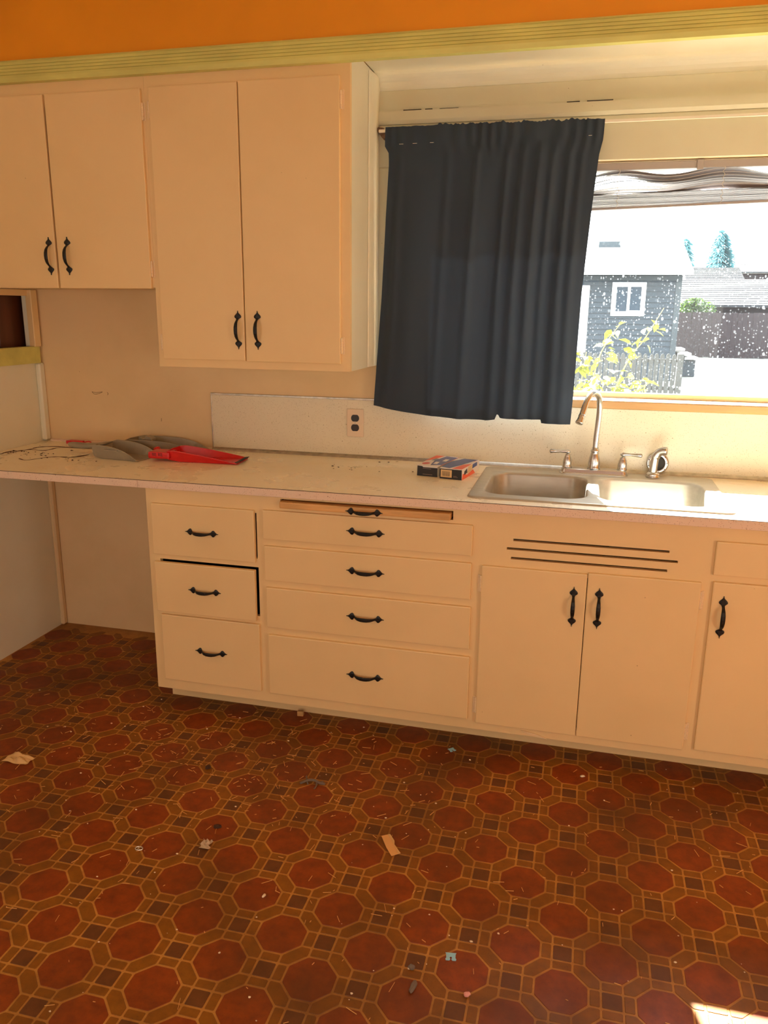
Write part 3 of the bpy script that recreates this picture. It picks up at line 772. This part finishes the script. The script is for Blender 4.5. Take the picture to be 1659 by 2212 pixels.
bl = thing('venetian_blind', 'pale mini blind pulled up with warped slats at the window top', 'blind', (1.27, .735, 1.89))
part('head_rail', B(WX0 + .01, WX1 - .01, .722, .748, 2.026, 2.053, bev=.002), M['slat'], bl)
part('rail_bracket', B(1.330, 1.352, .715, .7215, 2.020, 2.054, bev=.001), M['slat'], bl)
tilt = lambda x: .028 * (x - 1.0)
part('bottom_rail', slab([WX0 + .02, 1.2, WX1 - .02], [.722, .748], set(), 1.889, 1.897, lambda u, v, w_: (u, v, w_ + tilt(u))), M['slat'], bl)
cords = [.34, .70, 1.062, 1.424, 1.786, 2.148]
def slat(z, amp, ph, spread):
    bm = bmesh.new(); n = 72; rows = []
    for i in range(n + 1):
        x = WX0 + .022 + (WX1 - WX0 - .044) * i / n
        k = (x - cords[0]) / .362
        wave = math.cos(2 * PI * k)                   # high at the cords, sagging between
        local = math.sin(k * 2.1 + ph) * .5 + math.sin(k * 4.4 + ph * 2) * .3
        zz = z + tilt(x) + amp * (wave * .5 + local * .6)
        lift = spread * (.0035 + .003 * math.sin(k * 1.7 + ph * 3))
        yaw = spread * math.sin(k * 3 + ph) * .004
        rows.append([bm.verts.new((x, .7225, zz - .0016 - yaw + lift)), bm.verts.new((x, .735, zz + .0005)), bm.verts.new((x, .7475, zz - .0010 + yaw - lift))])
    for a, b_ in zip(rows, rows[1:]):
        for j in (0, 1): bm.faces.new([a[j], b_[j], b_[j + 1], a[j + 1]])
    return bm
for k in range(15):
    o = part('slat', slat(1.899 + k * .0031, .0004, k, .1), M['slat'], bl); o.modifiers.new('thickness', 'SOLIDIFY').thickness = .0006
for k in range(8):
    o = part('slat', slat(1.948 + k * .0072 + (.004 if k > 5 else 0), .010 + .0016 * k, 1.1 + k * .33, 1.0), M['slat'], bl); o.modifiers.new('thickness', 'SOLIDIFY').thickness = .0006
for x in cords[1:]:
    pts = [(x + .004 * math.sin(i * 2.3), .719 - .002 * math.cos(i * 1.7), 2.028 + (1.893 + tilt(x) - 2.028) * i / 16) for i in range(17)]
    part('ladder_cord', tube(bmesh.new(), curve_pts(pts, 3), .0009, 5), M['cord'], bl)

# ------------------------------------------------------------------ cartons beside the sink
def carton(label, corner, yaw, L, D, H, prints, opened=False):
    """corner: bottom front corner nearest the sink; the long way runs back from it"""
    t = thing('carton', label, 'box', (*corner, .9121), rz=yaw, group='cartons beside the sink')
    bm = B(-L, 0, 0, D, 0, H, bev=.0012)
    part('carton_body', bm, M['c_white'], t, local=True)
    for name, face, poly, col in prints:
        bm = bmesh.new()
        fn = {'top': lambda a, b_, w_: (-L + a * L, b_ * D, H + .0002 + w_), 'front': lambda a, b_, w_: (-L + a * L, -.0002 - w_, b_ * H), 'side': lambda a, b_, w_: (.0002 + w_, a * D, b_ * H)}[face]
        part(name, prism(bm, poly, 0, .0003 + .0002 * random.random(), fn), M[col], t, local=True)
    if opened:
        part('flap', prism(bmesh.new(), [(-L, -.002), (0, -.012), (.006, .02), (.012, D * .97), (.002, D), (-L, D)], H + .0012, H + .0022), M['c_white'], t, local=True)
    return t
q4 = lambda a0, a1, b0, b1, sh=0.0: [(a0, b0), (a1, b0), (a1 + sh, b1), (a0 + sh, b1)]
PB = [('black_panel', 'front', q4(.0, 1, .0, .93), 'c_black'), ('barcode_panel', 'front', q4(.05, .55, .15, .85), 'c_tan')]
bars = []
PB += [('fine_print', 'front', q4(.62, .62 + .3 * random.uniform(.5, 1), z, z + .035), 'c_grey') for z in (.2, .29, .38, .47, .56, .65, .74)]
PB += [('orange_stripe', 'top', [(.55, 0), (1, 0), (1, .55), (.72, .42)], 'c_orange'), ('blue_band', 'top', [(0, .08), (.42, .02), (.66, .42), (.95, .98), (.30, .98), (0, .62)], 'c_blue'),
       ('white_letter', 'top', q4(.10, .24, .16, .34, .1), 'c_white'), ('white_letter', 'top', q4(.28, .40, .20, .38, .1), 'c_white'), ('white_letter', 'top', q4(.32, .50, .44, .60, .1), 'c_white'), ('white_letter', 'top', q4(.55, .72, .56, .74, .1), 'c_white'),
       ('red_oval', 'top', [(.80 + .13 * math.cos(a * PI / 8), .86 + .05 * math.sin(a * PI / 8)) for a in range(16)], 'c_pink'),
       ('orange_stripe', 'side', [(0, 0), (.75, 0), (.62, .45), (.30, .25), (.05, .55)], 'c_orange'), ('tan_flash', 'side', [(.30, .30), (.56, .45), (.60, .95), (.36, .95)], 'c_tan'),
       ('blue_patch', 'side', [(.52, .55), (.86, .60), (.86, .95), (.60, .95)], 'c_blue'), ('black_mark', 'side', [(.12, .35), (.30, .45), (.28, .85), (.14, .70)], 'c_black'), ('white_swirl', 'side', [(.16, .10), (.30, .18), (.28, .30), (.14, .24)], 'c_white')]
cb = carton('orange and blue carton with a barcode panel, closest to the sink', (.5765, .312), -.17, .0865, .215, .0405, PB)
for k in range(11):
    x = -.0865 * (1 - .12 - .033 * k)
    part('bar', prism(bmesh.new(), [(x, .011), (x + random.choice((.0007, .0012, .0016)), .011), (x + .0008, .029), (x, .029)], -.0011, -.0006, lambda a, z, y: (a, y, z)), M['c_black'], cb, local=True)
PA = [('black_panel', 'front', [(.0, .0), (1, .0), (1, .88), (.30, .86), (.25, .95), (.02, .98)], 'c_black')]
PA += [('fine_print', 'front', q4(.28, .28 + .5 * random.uniform(.8, 1), z, z + .045), 'c_grey') for z in (.16, .24, .32, .40, .56, .64, .72)]
ca = carton('opened orange and blue carton with a crumpled black end, further from the sink', (.4800, .342), -.175, .082, .222, .039, PA, True)
TA = [('orange_corner', [(-.084, .085), (-.060, .150), (-.050, .214), (-.084, .214)], 'c_orange'), ('blue_band', [(-.034, .015), (.004, .030), (.011, .200), (-.040, .214), (-.052, .110)], 'c_blue'),
      ('white_letter', [(-.034, .040), (-.018, .040), (-.022, .085), (-.038, .085)], 'c_white'), ('white_letter', [(-.044, .100), (-.026, .100), (-.030, .130), (-.046, .130)], 'c_white'), ('white_letter', [(-.020, .105), (-.004, .105), (-.006, .150), (-.022, .150)], 'c_white'),
      ('teal_patch', [(-.066, .110), (-.050, .110), (-.046, .150), (-.060, .150)], 'c_teal'), ('tan_flash', [(-.030, .160), (-.008, .165), (-.006, .200), (-.026, .200)], 'c_tan'),
      ('red_oval', [(-.062 + .014 * math.cos(a * PI / 8), .040 + .022 * math.sin(a * PI / 8)) for a in range(16)], 'c_pink'), ('red_edge', [(.004, .02), (.0065, .02), (.0122, .213), (.008, .214)], 'c_pink')]
for n_, poly, col in TA:
    part(n_, prism(bmesh.new(), poly, .0413, .0416 + .0003 * random.random()), M[col], ca, local=True)

# ------------------------------------------------------------------ dustpans and a red tag on the counter
def pan_body(L, W, H, ex=1.6, lip_rise=.004):
    bm = bmesh.new(); rings = []
    n = 12
    for i in range(n + 1):
        u = i / n; x = L * u
        hgt = H * (1 - u ** ex) * (1 - .10 * (u < .02)) + lip_rise
        wd = W / 2 * (0.90 + .10 * u)
        fl = .002 + .006 * max(0, 1 - u * 6)
        rings.append([(x, -wd - .007 * (1 - u), hgt), (x, -wd, hgt), (x, -wd + .010, fl), (x, 0, fl), (x, wd - .010, fl), (x, wd, hgt), (x, wd + .007 * (1 - u), hgt)])
    loft(bm, rings, closed=False)
    bm.verts.ensure_lookup_table()
    r0 = bm.verts[:7]
    mid = bm.verts.new((-.004, 0, H + lip_rise - .002))
    for a, b_ in ((1, 2), (2, 3), (3, 4), (4, 5)): bm.faces.new([r0[a], r0[b_], mid])
    return bm
def dustpan(label, loc, yaw, L, W, H, mat, ex):
    t = thing('dustpan', label, 'dustpan', (*loc, .9125), rz=yaw, group='dustpans on the counter')
    o_ = part('pan', pan_body(L, W, H, ex), mat, t, local=True); md = o_.modifiers.new('thickness', 'SOLIDIFY'); md.thickness = .003; md.offset = 0
    return t
d1 = dustpan('grey dustpan with a long handle toward the pass-through wall, behind the red one', (-.955, .375), -.10, .222, .15, .052, M['grey_pan'], 3.2)
bm = loft(bmesh.new(), [[(x, -w_ * .9, z), (x, -w_, z + t_ * .5), (x, -w_ * .7, z + t_), (x, w_ * .7, z + t_), (x, w_, z + t_ * .5), (x, w_ * .9, z)] for x, w_, z, t_ in
     ((-.172, .010, .034, .010), (-.165, .016, .030, .016), (-.14, .018, .026, .020), (-.09, .017, .025, .020), (-.04, .020, .030, .020), (.0, .032, .042, .014), (.02, .040, .050, .006))])
part('handle', bm, M['grey_pan'], d1, local=True, smooth=True)
part('moulded_label', B(.065, .130, -.0745, -.0722, .036, .041), M['grey_pan'], d1, local=True)
d2 = dustpan('grey dustpan with a broken top lug, lying against the wall', (-.925, .548), .03, .335, .135, .048, M['grey_pan'], 4.5)
bm = loft(bmesh.new(), [[(x, -.03, z0), (x, .01, z0), (x, .01, z1), (x, -.03, z1)] for x, z0, z1 in
     ((.055, .048, .060), (.062, .050, .056), (.070, .040, .052), (.078, .034, .056), (.088, .040, .066), (.100, .044, .062), (.115, .046, .054))])
part('broken_lug', bm, M['grey_pan'], d2, local=True)
d3 = dustpan('red dustpan with a short slotted socket and a dark lip', (-.632, .385), .08, .295, .14, .044, M['red_pan'], 1.3)
bm = slab([-.086, .012], [-.072, -.067, .067, .072], set(), .010, .040, lambda u, v, w_: (u, v, w_ + (.004 if u < 0 else 0)))
part('socket', B(-.080, .012, -.072, .010, .012, .040, bev=.008, seg=2), M['red_pan'], d3, local=True)
part('rounded_end', lathe(bmesh.new(), [(.001, -.10), (.012, -.098), (.016, -.090), (.0165, -.078)], (0, .030, .028), 14, 'x'), M['red_pan'], d3, local=True, smooth=True)
for k, x in enumerate((-.060, -.054, -.048, -.034, -.028, -.022)):
    part('slot', prism(bmesh.new(), [(x, .0365), (x + .002, .0365), (x + .004, .024 - .003 * (k % 3 == 2)), (x + .002, .024)], -.0728, -.0718, lambda a, z, y: (a, y, z)), M['rubber'], d3, local=True)
part('lip', loft(bmesh.new(), [[(.285, y, .006), (.302, y, .009), (.302, y, .011), (.285, y, .009)] for y in (-.062, 0, .066)]), M['rubber'], d3, local=True, label='dark rubber lip')

rt = thing('hanging_tag', 'small dark red plastic piece with a ring lying by the wall', 'tag', (-1.21, .595, .9125), rz=.02)
part('tag_body', prism(bmesh.new(), [(-.068, -.016), (-.058, -.010), (-.058, -.019), (-.046, -.016), (.012, -.006), (.012, .006), (-.046, .016), (-.060, .018)], .002, .016), M['red_pan'], rt, local=True)
ring = [(.030 + .016 * math.cos(a * PI / 8), .014 * math.sin(a * PI / 8), .008 + .003 * math.sin(a * PI / 8)) for a in range(17)]
part('ring', tube(bmesh.new(), ring, .0028, 8), M['red_pan'], rt, local=True)

bm = bmesh.new()
rd = random.Random(11)
for cx, cy_, s, n_ in ((-1.20, .33, .10, 26), (-1.05, .30, .09, 22), (-1.33, .33, .05, 14), (-.98, .28, .06, 10), (.11, .40, .08, 10), (.3, .55, .2, 6)):
    for _ in range(n_):
        x, y, r = rd.gauss(cx, s), rd.gauss(cy_, s * .5), rd.uniform(.0012, .0036)
        if not (XL + .04 < x < .6 and .02 < y < .60) or (-1.14 < x < -.3 and y > .27): continue
        rr_ = bmesh.ops.create_icosphere(bm, subdivisions=1, radius=r)
        for v in rr_['verts']: v.co = Vector((v.co.x * rd.uniform(.7, 2.2), v.co.y, v.co.z * .5)) + Vector((x, y, .9125 + r * .5))
part('counter_crumbs', bm, M['debris'], label='dark crumbs and grit scattered on the stained counter', cat='crumbs', kind='stuff')

# ------------------------------------------------------------------ scraps on the floor
def sheet(fn, n=16, m_=12):
    bm = bmesh.new(); g = [[bm.verts.new(fn(i / n, j / m_)) for j in range(m_ + 1)] for i in range(n + 1)]
    for i in range(n):
        for j in range(m_): bm.faces.new([g[i][j], g[i + 1][j], g[i + 1][j + 1], g[i][j + 1]])
    return bm
def crumple(u, v):
    x, y = (u - .5) * .095, (v - .5) * (.062 - .018 * u)
    z = .004 + .014 * abs(math.sin(u * 5.2 + v * 4.1)) * abs(math.cos(v * 5.5 - u * 2.4)) + .010 * math.exp(-((u - .6) ** 2 + (v - .7) ** 2) * 18)
    e_ = (1 - abs(2 * u - 1) ** 3) * (1 - abs(2 * v - 1) ** 3)
    return (x + .002 * math.sin(v * 9), y + .0025 * math.sin(u * 8), .0015 + z * (.12 + .88 * e_))
o = part('crumpled_paper', sheet(crumple), M['paper'], label='crumpled tan paper scrap on the floor under the knee space', cat='paper scrap')
o.location = (-.814, -.470, 0); o.rotation_euler = (0, 0, -.10); o.modifiers.new('thickness', 'SOLIDIFY').thickness = .0008
bm = prism(bmesh.new(), [(-.045, -.014), (-.046, .013), (-.012, .016), (.006, .010), (.044, .016), (.048, -.013), (.008, -.016)], .001, .0025)
o = part('cardboard_strip', bm, M['card'], label='torn tan cardboard strip on the floor before the drawers', cat='cardboard scrap')
o.location = (.535, -.580, 0.0003); o.rotation_euler = (0, 0, -1.02)
fold = part('folded_edge', prism(bmesh.new(), [(-.044, .006), (-.012, .009), (.044, .008), (.044, .014), (.006, .010), (-.012, .0155), (-.044, .0125)], .0025, .0042), M['paper'], o, local=True)
CLIP = to_mesh('bread_clip', prism(bmesh.new(), [(-.0115, -.011), (-.0035, -.011), (-.0012, -.007), (-.0028, -.004), (-.0024, -.001), (0, .0005), (.0024, -.001), (.0028, -.004), (.0012, -.007), (.0035, -.011), (.0115, -.011), (.0125, -.007), (.0105, -.004), (.011, .008), (.0125, .011), (-.0125, .011), (-.011, .008), (-.0105, -.004), (-.0125, -.007)], .0005, .0018), M['blue_clip'])
for lab, x, y, rz, s in (('pale blue plastic bread clip on the floor in the open', .774, -.945, .15, 1.05), ('pale blue plastic bread clip by the drawer toe kick', .624, -.020, .7, .95)):
    o = part('bread_clip', CLIP, None, label=lab, cat='bread clip', group='blue bread clips'); o.location = (x, y, 0); o.rotation_euler = (0, 0, rz); o.scale = (s, s, 1)
bm = tube(bmesh.new(), [(.011 * math.cos(a * PI / 10), .0075 * math.sin(a * PI / 10), .002) for a in range(21)], .0016, 6)
o = part('ring_tab', bm, M['ring'], label='small silver pull ring lying on the floor', cat='ring'); o.location = (-.165, -.783, 0)
part('cross_bar', tube(bmesh.new(), [(-.002, -.007, .002), (-.002, .007, .002)], .0014, 6), M['ring'], o, local=True)
def cell(u, v):
    return ((u - .5) * .030 + .005 * math.sin(v * 9), (v - .5) * .028, .003 + .012 * abs(math.sin(u * 7 + v * 5)) * v)
o = part('wrapper_scrap', sheet(cell, 8, 8), M['cello'], label='twisted clear wrapper scrap on the floor', cat='wrapper'); o.location = (.015, -.722, 0); o.modifiers.new('thickness', 'SOLIDIFY').thickness = .0006
tw = bmesh.new(); tube(tw, curve_pts([(-.040, -.012, .003), (-.020, .004, .007), (.002, .008, .009), (.022, .002, .006), (.040, .006, .003)], 4), .0042, 7)
o = part('lint_twist', tw, M['lint'], label='grey twist of lint on the floor with loose ends', cat='lint'); o.location = (.214, -.345, 0)
for a in ([(-.018, .005, .006), (-.030, .022, .003), (-.034, .034, .002)], [(.012, .006, .007), (.016, -.014, .004), (.014, -.028, .002)], [(.020, .003, .006), (.030, .016, .003)], [(-.022, .002, .006), (-.014, -.010, .003)]):
    part('loose_end', tube(bmesh.new(), curve_pts(a, 4), .0026, 6), M['lint'], o, local=True)
def lump(name, lab, cat, loc, sx, sy, sz, mat, rz=0, seed=1, group=None):
    bm = bmesh.new(); r_ = random.Random(seed); bmesh.ops.create_icosphere(bm, subdivisions=2, radius=1)
    for v in bm.verts:
        k = 1 + r_.uniform(-.16, .16); v.co = Vector((v.co.x * sx * k, v.co.y * sy * k, max(0.0002, v.co.z * sz * k + sz * .7)))
    o = part(name, bm, mat, label=lab, cat=cat, group=group); o.location = (*loc, 0); o.rotation_euler = (0, 0, rz); return o
lump('lint_clump', 'long grey lint clump on the floor below a smaller one', 'lint', (.704, -1.058), .020, .007, .006, M['lint'], 1.4, 2)
lump('lint_clump', 'small round grey lint clump on the floor', 'lint', (.689, -1.003), .008, .007, .006, M['lint'], 0, 3)
lump('pink_scrap', 'small pink plastic scrap on the floor near the lint', 'scrap', (.828, -1.046), .008, .007, .005, M['pink'], .4, 4)
lump('dirt_clump', 'dark brown burnt crumb clump on an octagon', 'dirt', (.010, -.634), .013, .009, .004, M['debris'], .2, 5)
lump('dirt_clump', 'dark fuzzy dirt clump among the straw bits', 'dirt', (-.160, -.352), .010, .008, .007, M['debris'], .8, 6)
lump('pale_crumb', 'cream crumb on the floor before the sink doors', 'crumb', (1.077, -.072), .009, .005, .004, M['crumb'], .3, 7)
lump('pale_crumb', 'white crumb on the floor between the ring and the clips', 'crumb', (.258, -.870), .007, .004, .004, M['crumb'], 1.3, 8)
o = part('wood_block', B(-.012, .012, -.009, .009, .0002, .020, bev=.002), M['wood_board'], label='small offcut wood block at the toe kick', cat='wood block'); o.location = (.019, .074, 0); o.rotation_euler = (0, 0, .1)

bm = bmesh.new(); rd = random.Random(5)
for k in range(620):
    if rd.random() < .55: x, y = rd.gauss(-.15, .42), rd.gauss(-.28, .22)
    else: x, y = rd.uniform(-1.2, 1.7), rd.uniform(-1.35, .05)
    if not (XL + .05 < x < 1.8 and y < (.05 if x > -.55 else .55)): continue
    L_, a = rd.choice((.006, .008, .012, .016, .022, .030)), rd.uniform(0, PI); d_ = Vector((math.cos(a), math.sin(a), 0)) * L_ / 2
    w_ = rd.uniform(.00035, .0007); s_ = Vector((-math.sin(a), math.cos(a), 0)) * w_
    p = Vector((x, y, .0006))
    vs1 = [bm.verts.new(p + q_ + Vector((0, 0, z))) for z in (0, .0012) for q_ in (-d_ - s_, d_ - s_, d_ + s_, -d_ + s_)]
    for f in ((4, 5, 6, 7), (0, 1, 5, 4), (1, 2, 6, 5), (2, 3, 7, 6), (3, 0, 4, 7)): bm.faces.new([vs1[t] for t in f])
part('straw_bits', bm, M['straw'], label='short straw-like bits strewn across the floor', cat='straw', kind='stuff')
bm = bmesh.new()
for k in range(170):
    x, y = rd.uniform(-1.2, 1.7), rd.uniform(-1.35, .05); r = rd.choice((.001, .0013, .0016, .0022, .003))
    rr_ = bmesh.ops.create_icosphere(bm, subdivisions=1, radius=r)
    for v in rr_['verts']: v.co = Vector((v.co.x * rd.uniform(.7, 1.8), v.co.y, v.co.z * .6)) + Vector((x, y, r * .5))
part('floor_crumbs', bm, M['crumb'], label='tiny pale crumbs strewn across the floor', cat='crumbs', kind='stuff')

# ------------------------------------------------------------------ outdoors
part('ground', B(-30, 60, YB + .16, 120, -.2, -.01), M['concrete'], label='sunlit pale concrete yard outside the window', kind='structure')

hs = thing('neighbour_house', 'slate blue clapboard house beyond the picket fence', 'house', (1.2, 18, 0))
HX0, HX1, HY = -5.0, 2.95, 17.0
part('wall', B(HX0, HX1, HY + .03, HY + 5.5, 0, 2.40), M['siding'], hs)
BRD = to_mesh('siding_board', prism(bmesh.new(), [(0, 0), (-.034, 0), (-.008, .128), (0, .128)], HX0, HX1 - .10, lambda y, z, x: (x, y, z)), M['siding'])
for k in range(14): put('siding_board', BRD, (0, HY + .03, .655 + k * .121), hs)
part('corner_board', B(HX1 - .115, HX1 + .01, HY - .01, HY + .03, .3, 2.33), M['siding_trim'], hs)
part('frieze_board', B(HX0, HX1, HY - .008, HY + .03, 2.22, 2.33), M['siding_trim'], hs)
part('foundation', B(HX0, HX1 - .02, HY - .002, HY + .03, 0, .655), M['siding'], hs)
bm = loft(bmesh.new(), [[(x, HY - .45, 2.33), (x, HY + 2.2, 3.06), (x, HY + 5.9, 2.33), (x, HY + 5.9, 2.42), (x, HY + 2.2, 3.16), (x, HY - .45, 2.42)] for x in (HX0 - .3, HX1 + .18)])
part('roof', bm, M['roofing'], hs)
part('roof_vent', B(1.1, 1.62, HY + 1.9, HY + 2.1, 3.02, 3.22), M['siding_trim'], hs)
wf = part('window', rect_slab(1.46, 2.20, 1.44, 2.18, [(1.56, 1.805, 1.54, 2.085), (1.865, 2.105, 1.56, 2.085)], HY - .035, HY + .015, XZ), M['ext_white'], hs, label='white framed sliding window')
part('glass', B(1.55, 1.81, HY - .012, HY - .006, 1.53, 2.09), M['ext_glass'], wf)
part('glass', B(1.86, 2.11, HY - .012, HY - .006, 1.55, 2.09), M['ext_glass'], wf)
df_ = part('door', B(-.05, .96, HY - .04, HY + .01, .15, 2.11, bev=.01), M['ext_white'], hs, label='white door casing')

pk = thing('picket_fence', 'low weathered picket fence in front of the blue house', 'fence', (1.6, 12, 0))
PICK = to_mesh('picket', prism(bmesh.new(), [(-.036, 0), (.036, 0), (.036, .79), (.026, .822), (.010, .838), (-.010, .838), (-.026, .822), (-.036, .79)], -.009, .009, lambda x, z, y: (x, y, z)), M['picket'])
for k in range(24): put('picket', PICK, (.30 + k * .0935, 12.0 + random.uniform(-.004, .004), random.uniform(-.012, .006)), pk, (0, random.uniform(-.012, .012), 0))
for z in (.22, .68): part('rail', B(.24, 2.56, 12.012, 12.05, z, z + .07), M['picket'], pk)
part('post', B(2.50, 2.60, 11.98, 12.08, 0, .84), M['picket'], pk)

fn_ = thing('board_fence', 'tall dark brown board fence across the yard', 'fence', (6, 28, 0))
FB = to_mesh('fence_board', B(-.081, .081, -.012, .012, 0, 1.545, bev=.006), M['fence'])
for k in range(52):
    put('fence_board', FB, (2.4 + k * .168, 28 + random.uniform(-.008, .008), random.uniform(-.02, .02)), fn_, (0, random.uniform(-.006, .006), 0))
for z in (.3, 1.2): part('rail', B(2.3, 11.2, 28.02, 28.08, z, z + .09), M['fence'], fn_)

stp = thing('porch_steps', 'weathered wooden steps at the corner of the blue house', 'steps', (3.2, 18.8, 0))
for k, (x, z) in enumerate(((3.16, .62), (3.32, .51), (3.50, .41))):
    part('tread', B(x - .17, x + .16, 18.4, 19.3, z, z + .06, bev=.01), M['step_wood'], stp)
part('stringer', loft(bmesh.new(), [[(2.98, y, 0), (3.60, y, 0), (3.60, y, .40), (2.98, y, .61)] for y in (18.5, 19.2)]), M['siding'], stp)

def shed(name, label, x0, x1, y, ze, zr, run, loc):
    t = thing(name, label, 'house', loc)
    part('wall', B(x0 + .2, x1 - .2, y + .5, y + 2 * run - .5, 0, ze), M['fence'], t)
    # stepped shingle courses up the near slope
    n = 13; rings = []
    prof_ = []
    for k in range(n):
        u0, u1 = k / n, (k + 1) / n
        prof_ += [(y + run * u0, ze + (zr - ze) * u0 + .05), (y + run * u1, ze + (zr - ze) * u1 + .012)]
    prof_ += [(y + 2 * run, ze), (y + 2 * run, ze - .06), (y, ze - .04)]
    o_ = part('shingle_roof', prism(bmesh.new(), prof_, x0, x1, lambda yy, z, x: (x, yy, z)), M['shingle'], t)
    o_.data.materials.append(M['gap_shade'])
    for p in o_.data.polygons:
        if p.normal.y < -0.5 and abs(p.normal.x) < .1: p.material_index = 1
    return t
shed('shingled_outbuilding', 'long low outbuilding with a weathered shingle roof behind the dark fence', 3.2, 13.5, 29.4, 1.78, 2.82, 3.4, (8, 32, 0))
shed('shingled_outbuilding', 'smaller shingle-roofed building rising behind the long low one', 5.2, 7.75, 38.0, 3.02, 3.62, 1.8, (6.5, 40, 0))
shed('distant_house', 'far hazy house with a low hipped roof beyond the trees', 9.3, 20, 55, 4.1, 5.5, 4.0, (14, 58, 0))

def conifer(label, x, y, h_, r_, n, seed):
    t = thing('conifer_tree', label, 'tree', (x, y, 0), group='conifers beyond the roofs')
    part('trunk', tube(bmesh.new(), [(x, y, 0), (x, y, h_ * .6)], [.25, .1], 8), M['bark'], t)
    bm = bmesh.new(); r0 = random.Random(seed)
    for k in range(n):
        u = r0.random() ** .8; z = h_ * (.22 + .78 * u); rad = r_ * (1 - u) ** .8 * (.55 + .45 * r0.random()) + .05
        a = r0.uniform(0, 2 * PI); c = Vector((x + rad * math.cos(a), y + rad * math.sin(a), z))
        out = Vector((math.cos(a), math.sin(a), -.35)) * r0.uniform(.25, .5); s = Vector((-math.sin(a), math.cos(a), 0)) * r0.uniform(.08, .16)
        bm.faces.new([bm.verts.new(c + out), bm.verts.new(c - out * .5 + s), bm.verts.new(c - out * .5 - s + Vector((0, 0, .1)))])
    part('crown', bm, M['fir'], t, kind='stuff')
conifer('tall hazy conifer beyond the shingle roofs', 8.22, 50, 6.1, 1.45, 2600, 1)
conifer('small hazy conifer beside the blue house roof', 6.1, 48, 5.5, .75, 900, 2)

bu = thing('leafy_bush', 'yellow-green bush rising over the dark fence beside the house corner', 'bush', (4.62, 28.5, 0))
part('stem', tube(bmesh.new(), [(4.62, 28.5, 0), (4.60, 28.5, 1.5)], [.06, .03], 7), M['bark'], bu)
bm = bmesh.new(); r0 = random.Random(9)
for k in range(1500):
    a, e_, rr0 = r0.uniform(0, 2 * PI), r0.uniform(0, PI), r0.random() ** .4
    c = Vector((4.62 + .72 * rr0 * math.cos(a) * math.sin(e_), 28.5 + .4 * rr0 * math.sin(a) * math.sin(e_), 1.62 + .42 * rr0 * math.cos(e_)))
    d_ = Vector((r0.uniform(-1, 1), r0.uniform(-1, 1), r0.uniform(-1, 1))).normalized() * .06; s = d_.orthogonal().normalized() * .035
    bm.faces.new([bm.verts.new(c - d_), bm.verts.new(c + s), bm.verts.new(c + d_), bm.verts.new(c - s)])
part('foliage', bm, M['bushleaf'], bu, kind='stuff')

sh = thing('garden_shrub', 'tall yellow-green leafy shoots growing right outside the window', 'shrub', (1.15, 3.2, 0))
bm = bmesh.new()
L0 = [(0, 0, 0), (.006, .016, 0), (.017, .012, .006), (.036, .008, .010), (.056, .0, .004)]
vv = [bm.verts.new(p) for p in ((0, 0, 0), (.014, .014, .004), (.034, .014, .006), (.060, 0, -.004), (.034, -.014, .006), (.014, -.014, .004), (.032, 0, 0))]
for f in ((0, 1, 6), (1, 2, 6), (2, 3, 6), (3, 4, 6), (4, 5, 6), (5, 0, 6)): bm.faces.new([vv[t] for t in f])
LEAF = to_mesh('leaf', bm, M['leaf'], True)
shoots = [[(1.10, 3.25, 0), (1.16, 3.22, .8), (1.26, 3.20, 1.18), (1.36, 3.20, 1.34), (1.47, 3.2, 1.55)], [(1.02, 3.2, 0), (1.03, 3.2, .8), (1.06, 3.2, 1.15), (1.12, 3.2, 1.32), (1.21, 3.18, 1.46)],
          [(.95, 3.3, 0), (.94, 3.3, .7), (.97, 3.28, 1.05), (.99, 3.25, 1.25)], [(1.20, 3.15, 0), (1.24, 3.12, .7), (1.32, 3.1, .98), (1.44, 3.1, 1.08)], [(.90, 3.1, 0), (.92, 3.1, .6), (1.0, 3.05, .95), (1.10, 3.0, 1.12)],
          [(1.05, 3.3, 0), (1.12, 3.3, .6), (1.20, 3.3, .92), (1.24, 3.3, 1.12)], [(.82, 3.2, 0), (.84, 3.2, .7), (.88, 3.2, 1.05)]]
r0 = random.Random(21)
for s_ in shoots:
    P = curve_pts(s_, 10); part('stem', tube(bmesh.new(), P, [.007 * (1 - .75 * i / len(P)) for i in range(len(P))], 6), M['stem'], sh)
    hi = [p for p in P if p.z > .72]
    for i in range(34):
        p = hi[int(r0.random() ** .9 * (len(hi) - 1))] + Vector((r0.uniform(-.05, .05), r0.uniform(-.05, .05), r0.uniform(-.03, .02)))
        k_ = r0.uniform(.9, 1.8) * (1.15 - .3 * (p.z - .7))
        put('leaf', LEAF, p, sh, (r0.uniform(-1, 1), r0.uniform(-.4, 1.0), r0.uniform(0, 2 * PI)), (k_, k_, k_))
